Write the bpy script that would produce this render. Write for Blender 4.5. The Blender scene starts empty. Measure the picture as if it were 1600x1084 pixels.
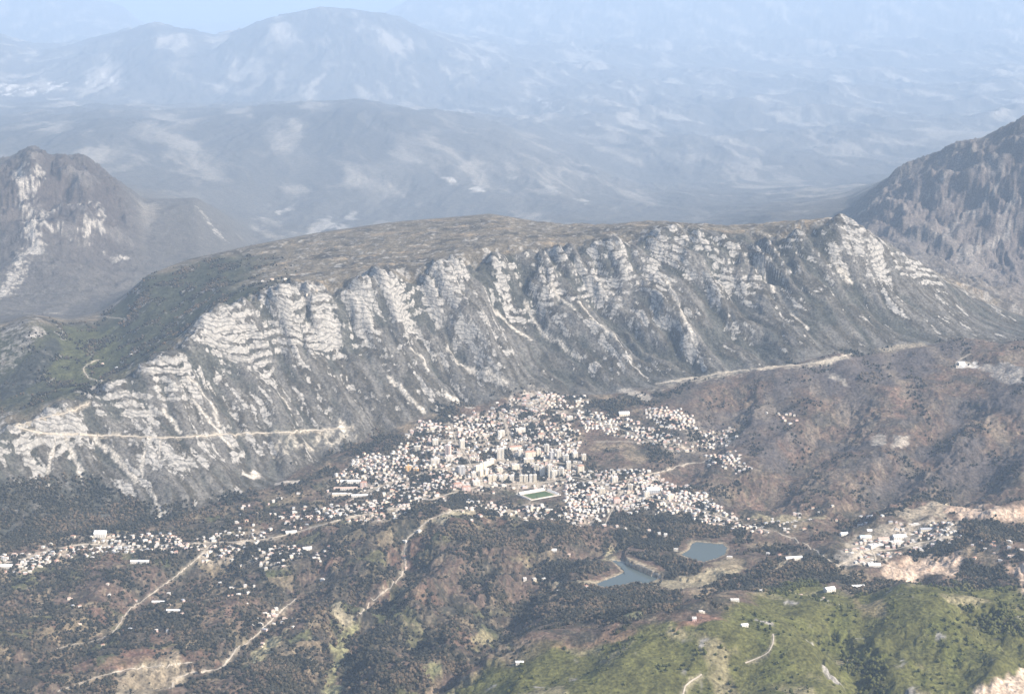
import bpy, math, random
import numpy as np

# ------------------------------------------------------------------ camera, sky, sun, exposure
scene = bpy.context.scene
W, HT, FPX = 1600.0, 1084.0, 2700.0
PITCH = math.radians(10.94)
CZ = 1430.0
cam_d = bpy.data.cameras.new('camera')
cam = bpy.data.objects.new('camera', cam_d)
scene.collection.objects.link(cam)
cam.location = (0, 0, CZ)
cam.rotation_euler = (math.pi/2 - PITCH, 0, 0)
cam_d.sensor_width = 36.0
cam_d.lens = 36.0*FPX/W
cam_d.clip_start = 1.0
cam_d.clip_end = 200000.0
scene.camera = cam
scene.render.resolution_x, scene.render.resolution_y = 1024, 693

SUN_EL, SUN_AZ = math.radians(38), math.radians(118)      # azimuth clockwise from +Y (away from the viewer)
world = bpy.data.worlds.new('World'); scene.world = world
world.use_nodes = True
wn = world.node_tree.nodes; wl = world.node_tree.links
sky = wn.new('ShaderNodeTexSky'); sky.sky_type = 'NISHITA'; sky.sun_disc = False
sky.sun_elevation = SUN_EL; sky.sun_rotation = SUN_AZ
sky.altitude = 1000; sky.air_density = 1.0; sky.dust_density = 4.0
wl.new(sky.outputs[0], wn['Background'].inputs[0])
wn['Background'].inputs[1].default_value = 0.09
sl = bpy.data.lights.new('sun', 'SUN'); sl.energy = 4.6; sl.angle = math.radians(0.5); sl.color = (1.0, 0.895, 0.77)
so = bpy.data.objects.new('sun', sl); scene.collection.objects.link(so)
so.location = (3000, -3000, 6000)
so.rotation_euler = (math.pi/2 - SUN_EL, 0, math.pi - SUN_AZ)
scene.view_settings.view_transform = 'Standard'; scene.view_settings.look = 'None'
scene.view_settings.exposure = 1.05; scene.view_settings.gamma = 1.0
scene.view_settings.use_curve_mapping = False
scene.cycles.volume_bounces = 1
scene.cycles.max_bounces = 4; scene.cycles.diffuse_bounces = 2
HAZE_DENSITY = 3.7e-5
HAZE_COLOR = (0.56, 0.745, 1.0, 1.0)

rng = np.random.default_rng(7)
random.seed(7)
COL = scene.collection

# ------------------------------------------------------------------ noise
_p = np.random.default_rng(3).permutation(256)
PERM = np.concatenate([_p, _p, _p]).astype(np.int32)
_a = np.arange(16)*math.pi/8
GX, GY = np.cos(_a).astype(np.float32), np.sin(_a).astype(np.float32)

def perlin(x, y, seed=0):
    x = np.asarray(x, dtype=np.float64) + seed*17.37; y = np.asarray(y, dtype=np.float64) + seed*5.71
    xi = np.floor(x); yi = np.floor(y)
    xf = (x-xi).astype(np.float32); yf = (y-yi).astype(np.float32)
    xi = xi.astype(np.int32) & 255; yi = yi.astype(np.int32) & 255
    def g(a, b, dx, dy):
        h = PERM[PERM[a]+b] & 15
        return GX[h]*dx + GY[h]*dy
    u = xf*xf*xf*(xf*(xf*6-15)+10); v = yf*yf*yf*(yf*(yf*6-15)+10)
    x1 = (xi+1) & 255; y1 = (yi+1) & 255
    a = g(xi, yi, xf, yf); b = g(x1, yi, xf-1, yf)
    c = g(xi, y1, xf, yf-1); d = g(x1, y1, xf-1, yf-1)
    return (a+(b-a)*u) + ((c+(d-c)*u)-(a+(b-a)*u))*v

def fbm(x, y, octv=4, seed=0, gain=0.5):
    t = 0; amp = 1.0; f = 1.0
    for k in range(octv):
        t = t + amp*perlin(x*f, y*f, seed+k*3); amp *= gain; f *= 2.03
    return t

def ridged(x, y, octv=4, seed=0, gain=0.5):
    t = 0; amp = 1.0; f = 1.0; n = 0
    for k in range(octv):
        t = t + amp*(1-2.2*np.abs(perlin(x*f, y*f, seed+k*3))); n += amp; amp *= gain; f *= 2.03
    return t/n

def sstep(a, b, x):
    t = np.clip((x-a)/(b-a), 0, 1)
    return t*t*(3-2*t)

# ------------------------------------------------------------------ terrain lofted over surveyed lines
CP, SP = math.cos(PITCH), math.sin(PITCH)
def ray(px, py):
    u = (px-W/2)/FPX; v = (HT/2-py)/FPX
    dy = CP+v*SP; dz = -SP+v*CP
    return u/dy, dz/dy            # x/y and (z-CZ)/y
def knot(p):
    px, py, a, b = p if len(p) == 4 else (p[0], p[1], 'Y', p[2])
    s, t = ray(px, py)
    Y = (b-CZ)/t if a == 'z' else (b if b < 7600 else 7600+(b-7600)*1.6 if b < 10000 else 11440+(b-10000)*2.2)
    return s, Y, CZ+t*Y
Z = 'z'
LINES = [
 # foreground, in front of the green hill
 'flat', 
 [(-400,1300,3000),(500,1290,3000),(640,1250,2950),(830,1215,2900),(1000,1195,2900),(1200,1186,2900),(1330,1215,2900),(1450,1190,2950),(1600,1185,2950),(2000,1170,2950)],
 # crest of the green hill
 [(-400,1150,3400),(450,1130,3430),(640,1090,3440),(720,1055,3430),(830,1012,3420),(1000,983,3420),(1200,972,3450),(1290,985,3480),(1340,1000,3500),(1450,958,3600),(1600,950,3650),(2000,950,3650)],
 # valley behind it
 [(-400,1050,Z,-45),(0,1040,Z,-40),(300,1030,Z,-35),(500,1040,Z,-42),(640,1040,Z,-38),(830,985,Z,-25),(1000,950,Z,0),(1200,925,Z,20),(1400,915,Z,40),(1600,925,Z,50),(2000,930,Z,50)],
 # low hills round the lakes
 [(-400,960,Z,-45),(0,950,Z,-45),(300,930,Z,-40),(530,920,Z,-25),(700,900,Z,5),(850,890,Z,-12),(1000,895,Z,-28),(1100,880,Z,-14),(1250,870,Z,0),(1400,880,Z,20),(1600,895,Z,45),(2000,895,Z,50)],
 # foot of the town
 [(-400,880,Z,-35),(0,882,Z,-35),(250,862,Z,-25),(500,832,Z,0),(680,812,Z,38),(800,808,Z,14),(950,803,Z,18),(1100,812,Z,14),(1250,812,Z,22),(1400,812,Z,40),(1600,803,Z,70),(2000,800,Z,80)],
 # foot of the limestone ridge
 [(-400,878,Z,-20),(0,845,Z,-10),(150,820,Z,0),(300,798,Z,10),(420,758,Z,30),(520,708,Z,60),(620,668,Z,95),(720,635,Z,130),(830,615,Z,150),(950,614,Z,152),(1050,600,Z,180),(1130,588,Z,195),(1300,560,Z,240),(1450,540,Z,270),(1600,530,Z,280),(2000,520,Z,300)],
 'cliff',
 # crest of the limestone ridge
 [(-400,775,4800),(-100,700,4850),(0,668,4950),(30,655,5000),(130,612,5150),(200,582,5280),(270,540,5400),(350,482,5650),(430,447,5780),(490,446,5830),(550,440,5900),(620,424,5980),(660,428,6040),(700,410,6100),(780,388,6250),(820,396,6290),(850,388,6300),(900,380,6330),(960,386,6350),(1040,354,6420),(1140,360,6420),(1190,372,6400),(1250,349,6400),(1310,342,6420),(1370,370,6450),(1430,405,6500),(1520,462,6550),(1600,490,6600),(2000,560,6700)],
 # just behind the crest
 [(-400,740,5500),(0,605,5550),(100,600,5550),(160,588,5600),(280,518,5850),(350,470,5930),(430,436,6150),(550,420,6250),(700,386,6500),(780,374,6550),(900,367,6600),(1040,348,6700),(1140,354,6700),(1250,345,6650),(1310,342,6650),(1430,412,6800),(1600,495,6900),(2000,570,7000)],
 # plateau rim
 [(-400,560,6100),(0,515,6050),(40,500,6050),(75,505,6150),(100,510,6250),(150,500,6400),(190,470,6600),(230,432,6750),(300,406,6950),(400,386,7100),(500,366,7200),(620,348,7300),(760,334,7400),(870,351,7300),(960,353,7200),(1020,347,7100),(1140,370,7200),(1250,372,7200),(1430,420,7300),(1600,487,7300),(2000,520,7400)],
 # gap behind the plateau
 [(-400,500,7300),(0,482,7200),(100,480,7300),(200,452,7800),(300,425,8100),(400,402,8500),(600,382,8800),(800,382,8800),(1000,382,8800),(1200,392,8400),(1350,382,7900),(1450,405,7800),(1600,470,7700),(2000,480,7800)],
 # side mountains
 [(-400,330,9000),(0,262,9000),(45,243,9000),(75,256,9030),(130,257,9050),(180,290,9100),(230,320,9200),(310,322,9300),(350,345,9500),(400,382,9800),(500,388,10000),(800,372,10000),(1100,372,10000),(1200,346,9500),(1320,330,9000),(1370,300,8900),(1440,258,8800),(1500,235,8700),(1550,215,8600),(1600,193,8500),(2000,100,8500)],
 # broad valley
 [(-400,290,11000),(0,272,11000),(200,290,11000),(300,310,11000),(430,345,11200),(600,346,11500),(800,334,11500),(1000,330,11500),(1200,320,11500),(1400,290,11800),(1600,270,11800),(2000,270,11800)],
 # wooded hill across the valley
 [(-400,190,14000),(0,195,14000),(150,186,14000),(300,185,14400),(420,175,14500),(560,168,14500),(680,185,14500),(780,205,14500),(900,250,14200),(1000,284,13600),(1100,288,13500),(1300,280,13500),(1600,258,13500),(2000,250,13500)],
 [(-400,165,17500),(0,158,17500),(300,168,17800),(560,165,18000),(700,178,18000),(800,185,17500),(1000,205,17000),(1200,205,17000),(1600,195,17000),(2000,190,17000)],
 # far ridges
 [(-400,60,22000),(0,60,22000),(60,82,22000),(130,68,22000),(240,38,22000),(300,50,22000),(335,62,22000),(420,30,22000),(500,12,22500),(600,22,23000),(700,60,23000),(800,90,23000),(1000,110,23000),(1200,112,23000),(1600,105,23000),(2000,100,23000)],
 [(-400,75,27000),(0,75,27000),(500,70,27000),(600,55,27000),(800,62,27000),(1200,62,27000),(1600,55,27000),(2000,50,27000)],
 [(-400,-90,34000),(0,-40,34000),(100,-18,34000),(195,12,34000),(225,45,34000),(300,64,34000),(550,60,34000),(600,24,34000),(640,0,34000),(800,-40,34000),(1200,-60,34000),(1600,-55,34000),(2000,-60,34000)],
 [(-400,-40,42000),(0,-10,42000),(200,40,42000),(600,40,42000),(800,0,42000),(1600,0,42000),(2000,0,42000)],
]
SMAX = 0.36
NS = 1000
SC = np.linspace(-SMAX, SMAX, NS)
def rows():
    segs = [(2000,3200,22),(3200,4600,8),(4600,6700,5.5),(6700,8000,14),(8000,13000,30),(13000,20000,60),(20000,44000,130),(44000,86001,440)]
    r = [np.arange(a, b, d) for a, b, d in segs]
    return np.concatenate(r)
YR = rows(); NR = len(YR)

def smooth1(a, k):
    w = np.hanning(2*k+3)[1:-1]; w /= w.sum()
    return np.convolve(np.pad(a, k, mode='edge'), w, mode='valid')
LY, LZ = [], []
for L in LINES:
    if L == 'flat':
        LY.append(np.full(NS, 1500.0)); LZ.append(np.interp(SC, [-.36, -.1, 0, .36], [-20, 0, 80, 160])); continue
    if L == 'cliff':
        LY.append(None); LZ.append(None); continue
    k = np.array([knot(p) for p in L]); o = np.argsort(k[:, 0]); k = k[o]
    ker = 5 if k[:, 1].max() > 5900 else 11
    LY.append(smooth1(np.interp(SC, k[:, 0], k[:, 1]), ker)); LZ.append(smooth1(np.interp(SC, k[:, 0], k[:, 2]), ker))
IB, IC, ICR, IBH, IRIM = 6, 7, 8, 9, 10
LY[IC] = LY[IB] + 0.66*(LY[ICR]-LY[IB]); LZ[IC] = LZ[IB] + 0.55*(LZ[ICR]-LZ[IB])
LY = np.array(LY); LZ = np.array(LZ)
for k in range(1, len(LY)):
    LY[k] = np.maximum(LY[k], LY[k-1]+60)

def loft():
    Zg = np.empty((NR, NS))
    for i in range(NS):
        X, V = LY[:, i], LZ[:, i]
        h = np.diff(X); d = np.diff(V)/h
        m = np.zeros_like(V)
        ok = d[:-1]*d[1:] > 0
        w1 = 2*h[1:]+h[:-1]; w2 = h[1:]+2*h[:-1]
        with np.errstate(divide='ignore', invalid='ignore'):
            mm = (w1+w2)/(w1/d[:-1]+w2/d[1:])
        m[1:-1] = np.where(ok, mm, 0); m[0] = d[0]; m[-1] = d[-1]
        idx = np.clip(np.searchsorted(X, YR)-1, 0, len(X)-2)
        hh = h[idx]; t = np.clip((YR-X[idx])/hh, 0, 1)
        t2, t3 = t*t, t*t*t
        c = (2*t3-3*t2+1)*V[idx]+(t3-2*t2+t)*hh*m[idx]+(-2*t3+3*t2)*V[idx+1]+(t3-t2)*hh*m[idx+1]
        lin = V[idx]+(V[idx+1]-V[idx])*t
        Zg[:, i] = 0.6*c+0.4*lin
    return Zg
Zb = loft()
S2, Y2 = np.meshgrid(SC, YR)
X2 = S2*Y2

def grid_sample(G, x, y):
    s = np.clip((np.asarray(x)/y+SMAX)/(2*SMAX)*(NS-1), 0, NS-1.001)
    r = np.clip(np.interp(y, YR, np.arange(NR)), 0, NR-1.001)
    i = s.astype(int); j = r.astype(int); fx = s-i; fy = r-j
    return (G[j, i]*(1-fx)+G[j, i+1]*fx)*(1-fy)+(G[j+1, i]*(1-fx)+G[j+1, i+1]*fx)*fy

# gentle warp so that the surveyed lines never read as ruled
amp = np.clip((Y2-2500)/9000, 0, 1)*150+20
wx = X2+amp*fbm(X2/(amp*14), Y2/(amp*14), 3, 11)*0.6
wy = Y2+amp*fbm(X2/(amp*14), Y2/(amp*14), 3, 23)*0.8
Zg = grid_sample(Zb, wx, np.clip(wy, YR[0], YR[-1]))
LYg = lambda k: LY[k][None, :]
tf = (Y2-LYg(IB))/(LYg(ICR)-LYg(IB))             # 0 at the ridge's foot, 1 at its crest
PXs = W/2 + S2*FPX*1.0                             # rough bearing, used to vary the ground along the ridge

# ridge relief
gx = X2*0.76+Y2*0.65; gl = X2*0.65-Y2*0.76
face = sstep(-0.08, 0.22, tf)*(1-sstep(1.05, 1.25, tf))
top = sstep(0.58, 0.84, tf)*(1-sstep(1.02, 1.16, tf))
sel = (tf > -0.3) & (tf < 3.0) & (Y2 < 8200)
def on(sel, f):
    o = np.zeros_like(Zg); o[sel] = f(X2[sel], Y2[sel], gx[sel], gl[sel]); return o
hgt = np.clip((LZ[ICR]-LZ[IB])/350, 0.15, 1)[None, :]
warp = on(sel, lambda x, y, g, l: 34*fbm(x/230, y/230, 3, 41))
bil = lambda p: 2.3*np.abs(p)          # rounded spurs with sharp notches between them
gul = on(sel, lambda x, y, g, l: bil(perlin((g+1.4*warp[sel])/300, l/1500, 51))+.35*bil(perlin((g+1.4*warp[sel])/150, l/700, 52)))
gul2 = on(sel, lambda x, y, g, l: bil(perlin((g+warp[sel]*1.5)/92, l/420, 61))+.45*bil(perlin((g+warp[sel])/47, l/190, 62)))
gul3 = on(sel, lambda x, y, g, l: ridged((g+warp[sel])/25, l/85, 2, 71))
fine = on(sel, lambda x, y, g, l: fbm(x/30, y/30, 3, 81))
butt = on(sel, lambda x, y, g, l: bil(perlin((x+.25*y+1.6*warp[sel])/150, (y-.2*x)/210, 47))+.4*bil(perlin((x+.25*y)/66, y/80, 48)))
lmS = 1-sstep(-.16, -.10, S2)
hgt = hgt*(1-.5*sstep(.155, .20, S2))
Zg += face*hgt*(1-.45*lmS)*(84*(gul-0.62)*(1-.25*top)+34*(gul2-0.62)*on(sel, lambda x, y, g, l: .3+1.1*sstep(-.3, .3, fbm(x/350, y/350, 2, 50)))+10.0*(gul3-0.35)+5*fine)
# crest buttresses with notches between them
bm_ = sstep(.55, .86, tf)*(1-sstep(1.04, 1.3, tf))*on(sel, lambda x, y, g, l: .35+.9*sstep(-.3, .35, fbm(x/420, y/420, 2, 49)))
Zg += bm_*hgt*(1-.35*lmS)*np.clip(46*(butt-0.72), -42, 6)
# pale limestone beds: uneven steps in the upper face, wandering and breaking off
wnd = on(sel, lambda x, y, g, l: 95*fbm(x/460, y/460, 2, 85)+16*fbm(x/90, y/90, 2, 86))
ph = (Zg+0.13*X2+wnd)/27.0
fr = ph-np.floor(ph)
bedsel = on(sel, lambda x, y, g, l: sstep(-.30, .10, fbm(x/210, y/160, 3, 87)+.1*np.sin(np.floor(ph[sel])*2.4)))
stp = np.where(fr < 0.66, fr*0.25/0.66, 0.25+(fr-0.66)*0.75/0.34)-fr
Zg += 27*1.0*stp*np.clip(1.1*top+0.3*face, 0, 1)*hgt*bedsel
crag = on(sel, lambda x, y, g, l: ridged(x/95, y/95, 3, 91))
crest_m = np.exp(-((tf-1.0)/0.13)**2)
Zg += crest_m*hgt*(12*(crag-0.30))
plat = sstep(1.0, 1.3, tf)*(1-sstep(LYg(IRIM)+100, LYg(IRIM)+500, Y2))
Zg += plat*(11*on(sel, lambda x, y, g, l: ridged(x/160, y/160, 4, 95)-0.3)+6*on(sel, lambda x, y, g, l: fbm(x/40, y/60, 3, 97)))
# valley relief
val = (1-sstep(-0.12, 0.02, tf))
sv = (tf < 0.05) & (Y2 < 6600)
v1 = on(sv, lambda x, y, g, l: ridged((x+0.4*y)/520, (y-0.3*x)/420, 4, 101))
v2 = on(sv, lambda x, y, g, l: fbm(x/120, y/150, 4, 111))
hill = sstep(0.0, 60, LYg(3)-Y2)*sstep(-0.08, 0.02, S2)      # the green hill in front
townm = sstep(4650, 4800, Y2)*sstep(-.125, -.09, S2)*(1-sstep(.1, .15, S2))
left = (1-sstep(-.14, -.09, S2))
Zg += val*(1-0.45*hill)*(1-0.75*townm)*(1-0.5*left)*((46+50*(1-sstep(4500, 4900, Y2)))*(v1-0.25)+12*v2)
right = sstep(0.07, 0.13, S2)*sstep(4700, 5000, Y2)*val
Zg += right*(16*on(sv, lambda x, y, g, l: ridged((x+y*.5)/330, (y-.5*x)/640, 4, 121)-.3))
Zg += val*hill*(46*on(sv, lambda x, y, g, l: fbm((x-0.5*y)/330, (y+0.2*x)/420, 2, 125)))
# far relief
fm = sstep(7600, 10500, Y2)
sf = Y2 > 7000
far = np.zeros_like(Zg); 
xs, ys = X2[sf], Y2[sf]
dsc = np.clip((ys-9000)/28000, 0, 1)
fw = 500*fbm(xs/2600, ys/5200, 3, 144)
far[sf] = (45+150*dsc)*(ridged((xs+fw)/1250, (ys-.2*xs)/6500, 5, 131, 0.55)-0.35) + (12+110*dsc)*(ridged((xs+.35*ys+fw)/900, (ys-.3*xs)/2600, 5, 141, .55)-.35)
far[sf] += sstep(17000, 26000, ys)*sstep(-.04, .06, xs/ys)*(1-sstep(50000, 60000, ys))*330*(ridged((xs-.25*ys+fw)/3600, (ys+.2*xs)/5200, 4, 137)-.45)
keep = np.zeros_like(Zg)
for k, wd in ((12, 200), (14, 500), (16, 1500), (18, 2500)):
    keep = np.maximum(keep, np.exp(-((Y2-LYg(k))/wd)**2))
Zg += far*fm*(1-0.72*keep)
mt = np.exp(-((Y2-LYg(12)+750)/1250)**2)*sstep(250, 500, LZ[12])[None, :]
mg = np.zeros_like(Zg); sm = (Y2 > 7000) & (Y2 < 14500)
mg[sm] = ridged((X2[sm]*.95+Y2[sm]*.25+90*fbm(X2[sm]/300, Y2[sm]/300, 3, 150))/360, (Y2[sm]*.95-X2[sm]*.25)/800, 6, 151, .6)
Zg += mt*180*(mg-.40)
mf = np.zeros_like(Zg); mf[sm] = ridged(X2[sm]/140, Y2[sm]/230, 4, 155, .6)
Zg += mt*34*(mf-.35)

def H(x, y): return grid_sample(Zg, x, y)
def hit(px, py, y0=2300.0, ymax=1e9):
    """The point of the land seen at a place of the photograph."""
    s, t = ray(px, py)
    ci = (s+SMAX)/(2*SMAX)*(NS-1); i = int(min(max(ci, 0), NS-2)); f = ci-i
    colz = Zg[:, i]*(1-f)+Zg[:, i+1]*f
    above = (CZ+t*YR)-colz
    j = np.nonzero((above <= 0) & (YR > y0))[0]
    if len(j) == 0: j = [NR-1]
    j = max(j[0], 1)
    a, b = above[j-1], above[j]
    y = YR[j-1]+(YR[j]-YR[j-1])*(a/(a-b) if a != b else 0)
    return np.array([s*y, y, CZ+t*y])
def project(p):
    x, y, z = p[0], p[1], p[2]-CZ
    d = y*CP-z*SP; v = y*SP+z*CP
    return W/2+FPX*x/d, HT/2-FPX*v/d

# ------------------------------------------------------------------ painting tools: patches and lines laid on the land's plan
def poly_mask(pts, soft, rough=0.0, scale=60.0, seed=0):
    P = np.array([hit(*p)[:2] for p in pts])
    m = soft*2+rough+5
    jj = np.nonzero((YR > P[:, 1].min()-m) & (YR < P[:, 1].max()+m))[0]
    out = np.zeros_like(Zg)
    if len(jj) == 0: return out
    j0, j1 = jj[0], jj[-1]+1
    x, y = X2[j0:j1], Y2[j0:j1]
    q = (x > P[:, 0].min()-m) & (x < P[:, 0].max()+m)
    xx, yy = x[q], y[q]
    if rough:
        n1 = fbm(xx/scale, yy/scale, 3, 7+seed)*rough*1.4; n2 = fbm(xx/scale, yy/scale, 3, 57+seed)*rough*1.4
        xx = xx+n1; yy = yy+n2
    d = np.full(len(xx), 1e18); ins = np.zeros(len(xx), bool)
    for k in range(len(P)):
        a, b = P[k], P[(k+1) % len(P)]
        e = b-a; L2 = max((e**2).sum(), 1e-9)
        t = np.clip(((xx-a[0])*e[0]+(yy-a[1])*e[1])/L2, 0, 1)
        d = np.minimum(d, (xx-a[0]-t*e[0])**2+(yy-a[1]-t*e[1])**2)
        c = ((a[1] > yy) != (b[1] > yy))
        with np.errstate(divide='ignore', invalid='ignore'):
            ins ^= c & (xx < (b[0]-a[0])*(yy-a[1])/(b[1]-a[1])+a[0])
    sd = np.where(ins, -1, 1)*np.sqrt(d)
    v = np.zeros(x.shape); v[q] = 1-sstep(-soft, soft, sd)
    out[j0:j1] = v
    return out
def line_mask(P, width, soft, rough=0.0, seed=0):
    P = np.asarray(P); m = width+soft+rough*2+5
    jj = np.nonzero((YR > P[:, 1].min()-m) & (YR < P[:, 1].max()+m))[0]
    out = np.zeros_like(Zg)
    if len(jj) == 0: return out
    j0, j1 = jj[0], jj[-1]+1
    x, y = X2[j0:j1], Y2[j0:j1]
    q = (x > P[:, 0].min()-m) & (x < P[:, 0].max()+m)
    xx, yy = x[q], y[q]; d = np.full(len(xx), 1e18)
    if rough:
        xx = xx+fbm(xx/25, yy/25, 2, 7+seed)*rough; yy = yy+fbm(xx/25, yy/25, 2, 9+seed)*rough
    for k in range(len(P)-1):
        a, b = P[k][:2], P[k+1][:2]; e = b-a; L2 = max((e**2).sum(), 1e-9)
        t = np.clip(((xx-a[0])*e[0]+(yy-a[1])*e[1])/L2, 0, 1)
        d = np.minimum(d, (xx-a[0]-t*e[0])**2+(yy-a[1]-t*e[1])**2)
    v = np.zeros(x.shape); v[q] = 1-sstep(width/2, width/2+soft, np.sqrt(d)); out[j0:j1] = v
    return out

def dense(pl, step=9.0):
    pl = np.array(pl, float); d = np.r_[0, np.cumsum(np.hypot(*np.diff(pl, axis=0).T))]
    t = np.linspace(0, d[-1], max(len(pl), int(d[-1]/step)+1))
    return np.c_[np.interp(t, d, pl[:, 0]), np.interp(t, d, pl[:, 1])]

# ------------------------------------------------------------------ lakes, quarries and the stadium terrace cut into the land
LAKES = [
 dict(pts=[(930,912),(948,905),(962,900),(975,893),(965,882),(955,874),(975,878),(1000,886),(1020,895),(1030,903),(1012,911),(990,908),(970,914),(945,917)], level=None),
 dict(pts=[(1064,866),(1078,858),(1080,850),(1088,846),(1105,848),(1130,850),(1136,856),(1132,866),(1118,872),(1100,877),(1085,874)], level=None),
]
shore = np.zeros_like(Zg); lakem = np.zeros_like(Zg)
for L in LAKES:
    P = np.array([hit(*p) for p in L['pts']])
    L['level'] = float(np.median(P[:, 2]))
    s_t = [ray(*p) for p in L['pts']]
    L['xy'] = np.array([[s*(L['level']-CZ)/t, (L['level']-CZ)/t] for s, t in s_t])
    lev = L['level']
    xy = L['xy']
    # signed distance in plan
    jj = np.nonzero((YR > xy[:, 1].min()-260) & (YR < xy[:, 1].max()+260))[0]; j0, j1 = jj[0], jj[-1]+1
    x, y = X2[j0:j1], Y2[j0:j1]; d = np.full(x.shape, 1e18); ins = np.zeros(x.shape, bool)
    for k in range(len(xy)):
        a, b = xy[k], xy[(k+1) % len(xy)]; e = b-a
        t = np.clip(((x-a[0])*e[0]+(y-a[1])*e[1])/((e**2).sum()), 0, 1)
        d = np.minimum(d, (x-a[0]-t*e[0])**2+(y-a[1]-t*e[1])**2)
        c = ((a[1] > y) != (b[1] > y)); ins ^= c & (x < (b[0]-a[0])*(y-a[1])/(b[1]-a[1]+1e-12)+a[0])
    sd = np.where(ins, -1, 1)*np.sqrt(d)
    bank = lev + np.clip(sd, -20, 400)*0.20
    near = 1-sstep(10, 150, sd)
    blend = Zg[j0:j1]*(1-near)+bank*near
    # keep the near rim low enough that the water stays in view
    Zg[j0:j1] = np.where(sd < 0, np.minimum(bank, lev-1.0), np.where(near > 0, np.maximum(blend, lev+0.8), Zg[j0:j1]))
    front = (sd > 0) & (sd < 190) & (y < xy[:, 1].mean())
    cap = lev+2+0.16*np.clip(sd, 0, 190)
    Zg[j0:j1] = np.where(front, np.minimum(Zg[j0:j1], cap), Zg[j0:j1])
    shore[j0:j1] = np.maximum(shore[j0:j1], (1-sstep(3, 12+12*fbm(x/40, y/40, 2, 5), sd)))
    lakem[j0:j1] = np.maximum(lakem[j0:j1], 1-sstep(0, 40, sd))
QUARRY = [
 [(1378,880),(1420,872),(1470,868),(1500,866),(1504,890),(1490,903),(1440,902),(1385,905)],
 [(1470,800),(1510,790),(1530,785),(1560,797),(1640,795),(1640,818),(1560,815),(1500,812)],
 [(1574,884),(1640,880),(1640,935),(1598,930),(1590,900),(1576,895)],
]
quarry = np.zeros_like(Zg)
for k, q in enumerate(QUARRY):
    m = poly_mask(q, 12, 16, 40, seed=k)
    quarry = np.maximum(quarry, m)
benches = (Zg/9.0); benches = (np.floor(benches)+sstep(.55, 1, benches-np.floor(benches)))*9.0
qr = 6*ridged(X2/26, Y2/60, 2, 171)*(quarry > 0)
Zg = Zg*(1-quarry)+(benches+qr)*quarry
STREAMS = [([(1310,995),(1318,1015),(1326,1040),(1345,1065),(1390,1100)], 26, 95), ([(1530,955),(1560,975),(1600,1000),(1650,1020)], 24, 90), ([(1430,1000),(1480,1040),(1540,1084)], 14, 90),
 ([(640,865),(615,905),(580,945),(548,975),(530,1000),(540,1018),(518,1040),(512,1095)], 30, 110), ([(760,865),(725,905),(690,945),(655,985),(640,1010)], 24, 100), ([(845,905),(790,945),(765,990),(735,1020),(690,1055),(650,1075)], 26, 110),
 ([(500,890),(430,950),(385,995),(330,1030),(250,1055)], 24, 110), ([(330,885),(230,925),(130,985),(40,1030)], 22, 120), ([(1000,830),(930,850),(880,870),(830,890)], 18, 90), ([(1330,640),(1290,690),(1230,740),(1190,780)], 26, 130), ([(1500,640),(1440,700),(1390,750),(1350,790)], 26, 130), ([(1150,620),(1130,660),(1080,720),(1060,745)], 18, 110), ([(1580,660),(1540,720),(1500,770)], 24, 130)]
for k, (pl, dep, soft) in enumerate(STREAMS):
    Zg -= 1.7*dep*line_mask([hit(*p) for p in dense(pl, 12)], 6, soft, 30, k)
ST = hit(842, 773)
STX, STY, STZ = ST
ST_ROT = math.radians(33)
dd = np.hypot(X2-STX, Y2-STY)
fl = 1-sstep(70, 120, dd)
Zg = Zg*(1-fl)+STZ*fl

# ------------------------------------------------------------------ slope and colour of the land
dzx = np.gradient(Zg, axis=1)/np.gradient(X2, axis=1)
dzy = (np.gradient(Zg, axis=0)-dzx*np.gradient(X2, axis=0))/np.gradient(Y2, axis=0)
slope = np.hypot(dzx, dzy)
def C(r, g, b): return np.array([r, g, b], dtype=np.float32)
TINT = np.zeros((NR, NS, 3), np.float32)
RKA = None
def lay(col, m, var=None):
    global TINT, RKA
    m = np.clip(m, 0, 1)[..., None].astype(np.float32)
    c = col if var is None else col*(1+var[..., None].astype(np.float32))
    TINT = TINT*(1-m)+c*m
    if RKA is not None: RKA *= 1-m[..., 0]
n_big = fbm(X2/420, Y2/420, 4, 201)
n_mid = fbm(X2/95, Y2/110, 4, 211)
n_fin = fbm(X2/22, Y2/26, 3, 221)
n_str = np.zeros_like(Zg); n_str[sel] = fbm((gx[sel]+warp[sel])/26, gl[sel]/170, 4, 231)
n_st2 = np.zeros_like(Zg); n_st2[sel] = fbm((gx[sel]+warp[sel])/9, gl[sel]/50, 3, 241)
SCRUB = C(.052, .047, .037); BROWN = C(.108, .078, .061); TAN = C(.245, .195, .132); GREEN = C(.092, .092, .034)
ROCK = C(.285, .27, .245); BARE = C(.50, .42, .31); DARK = C(.030, .038, .026); GREYV = C(.125, .118, .105)
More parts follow.
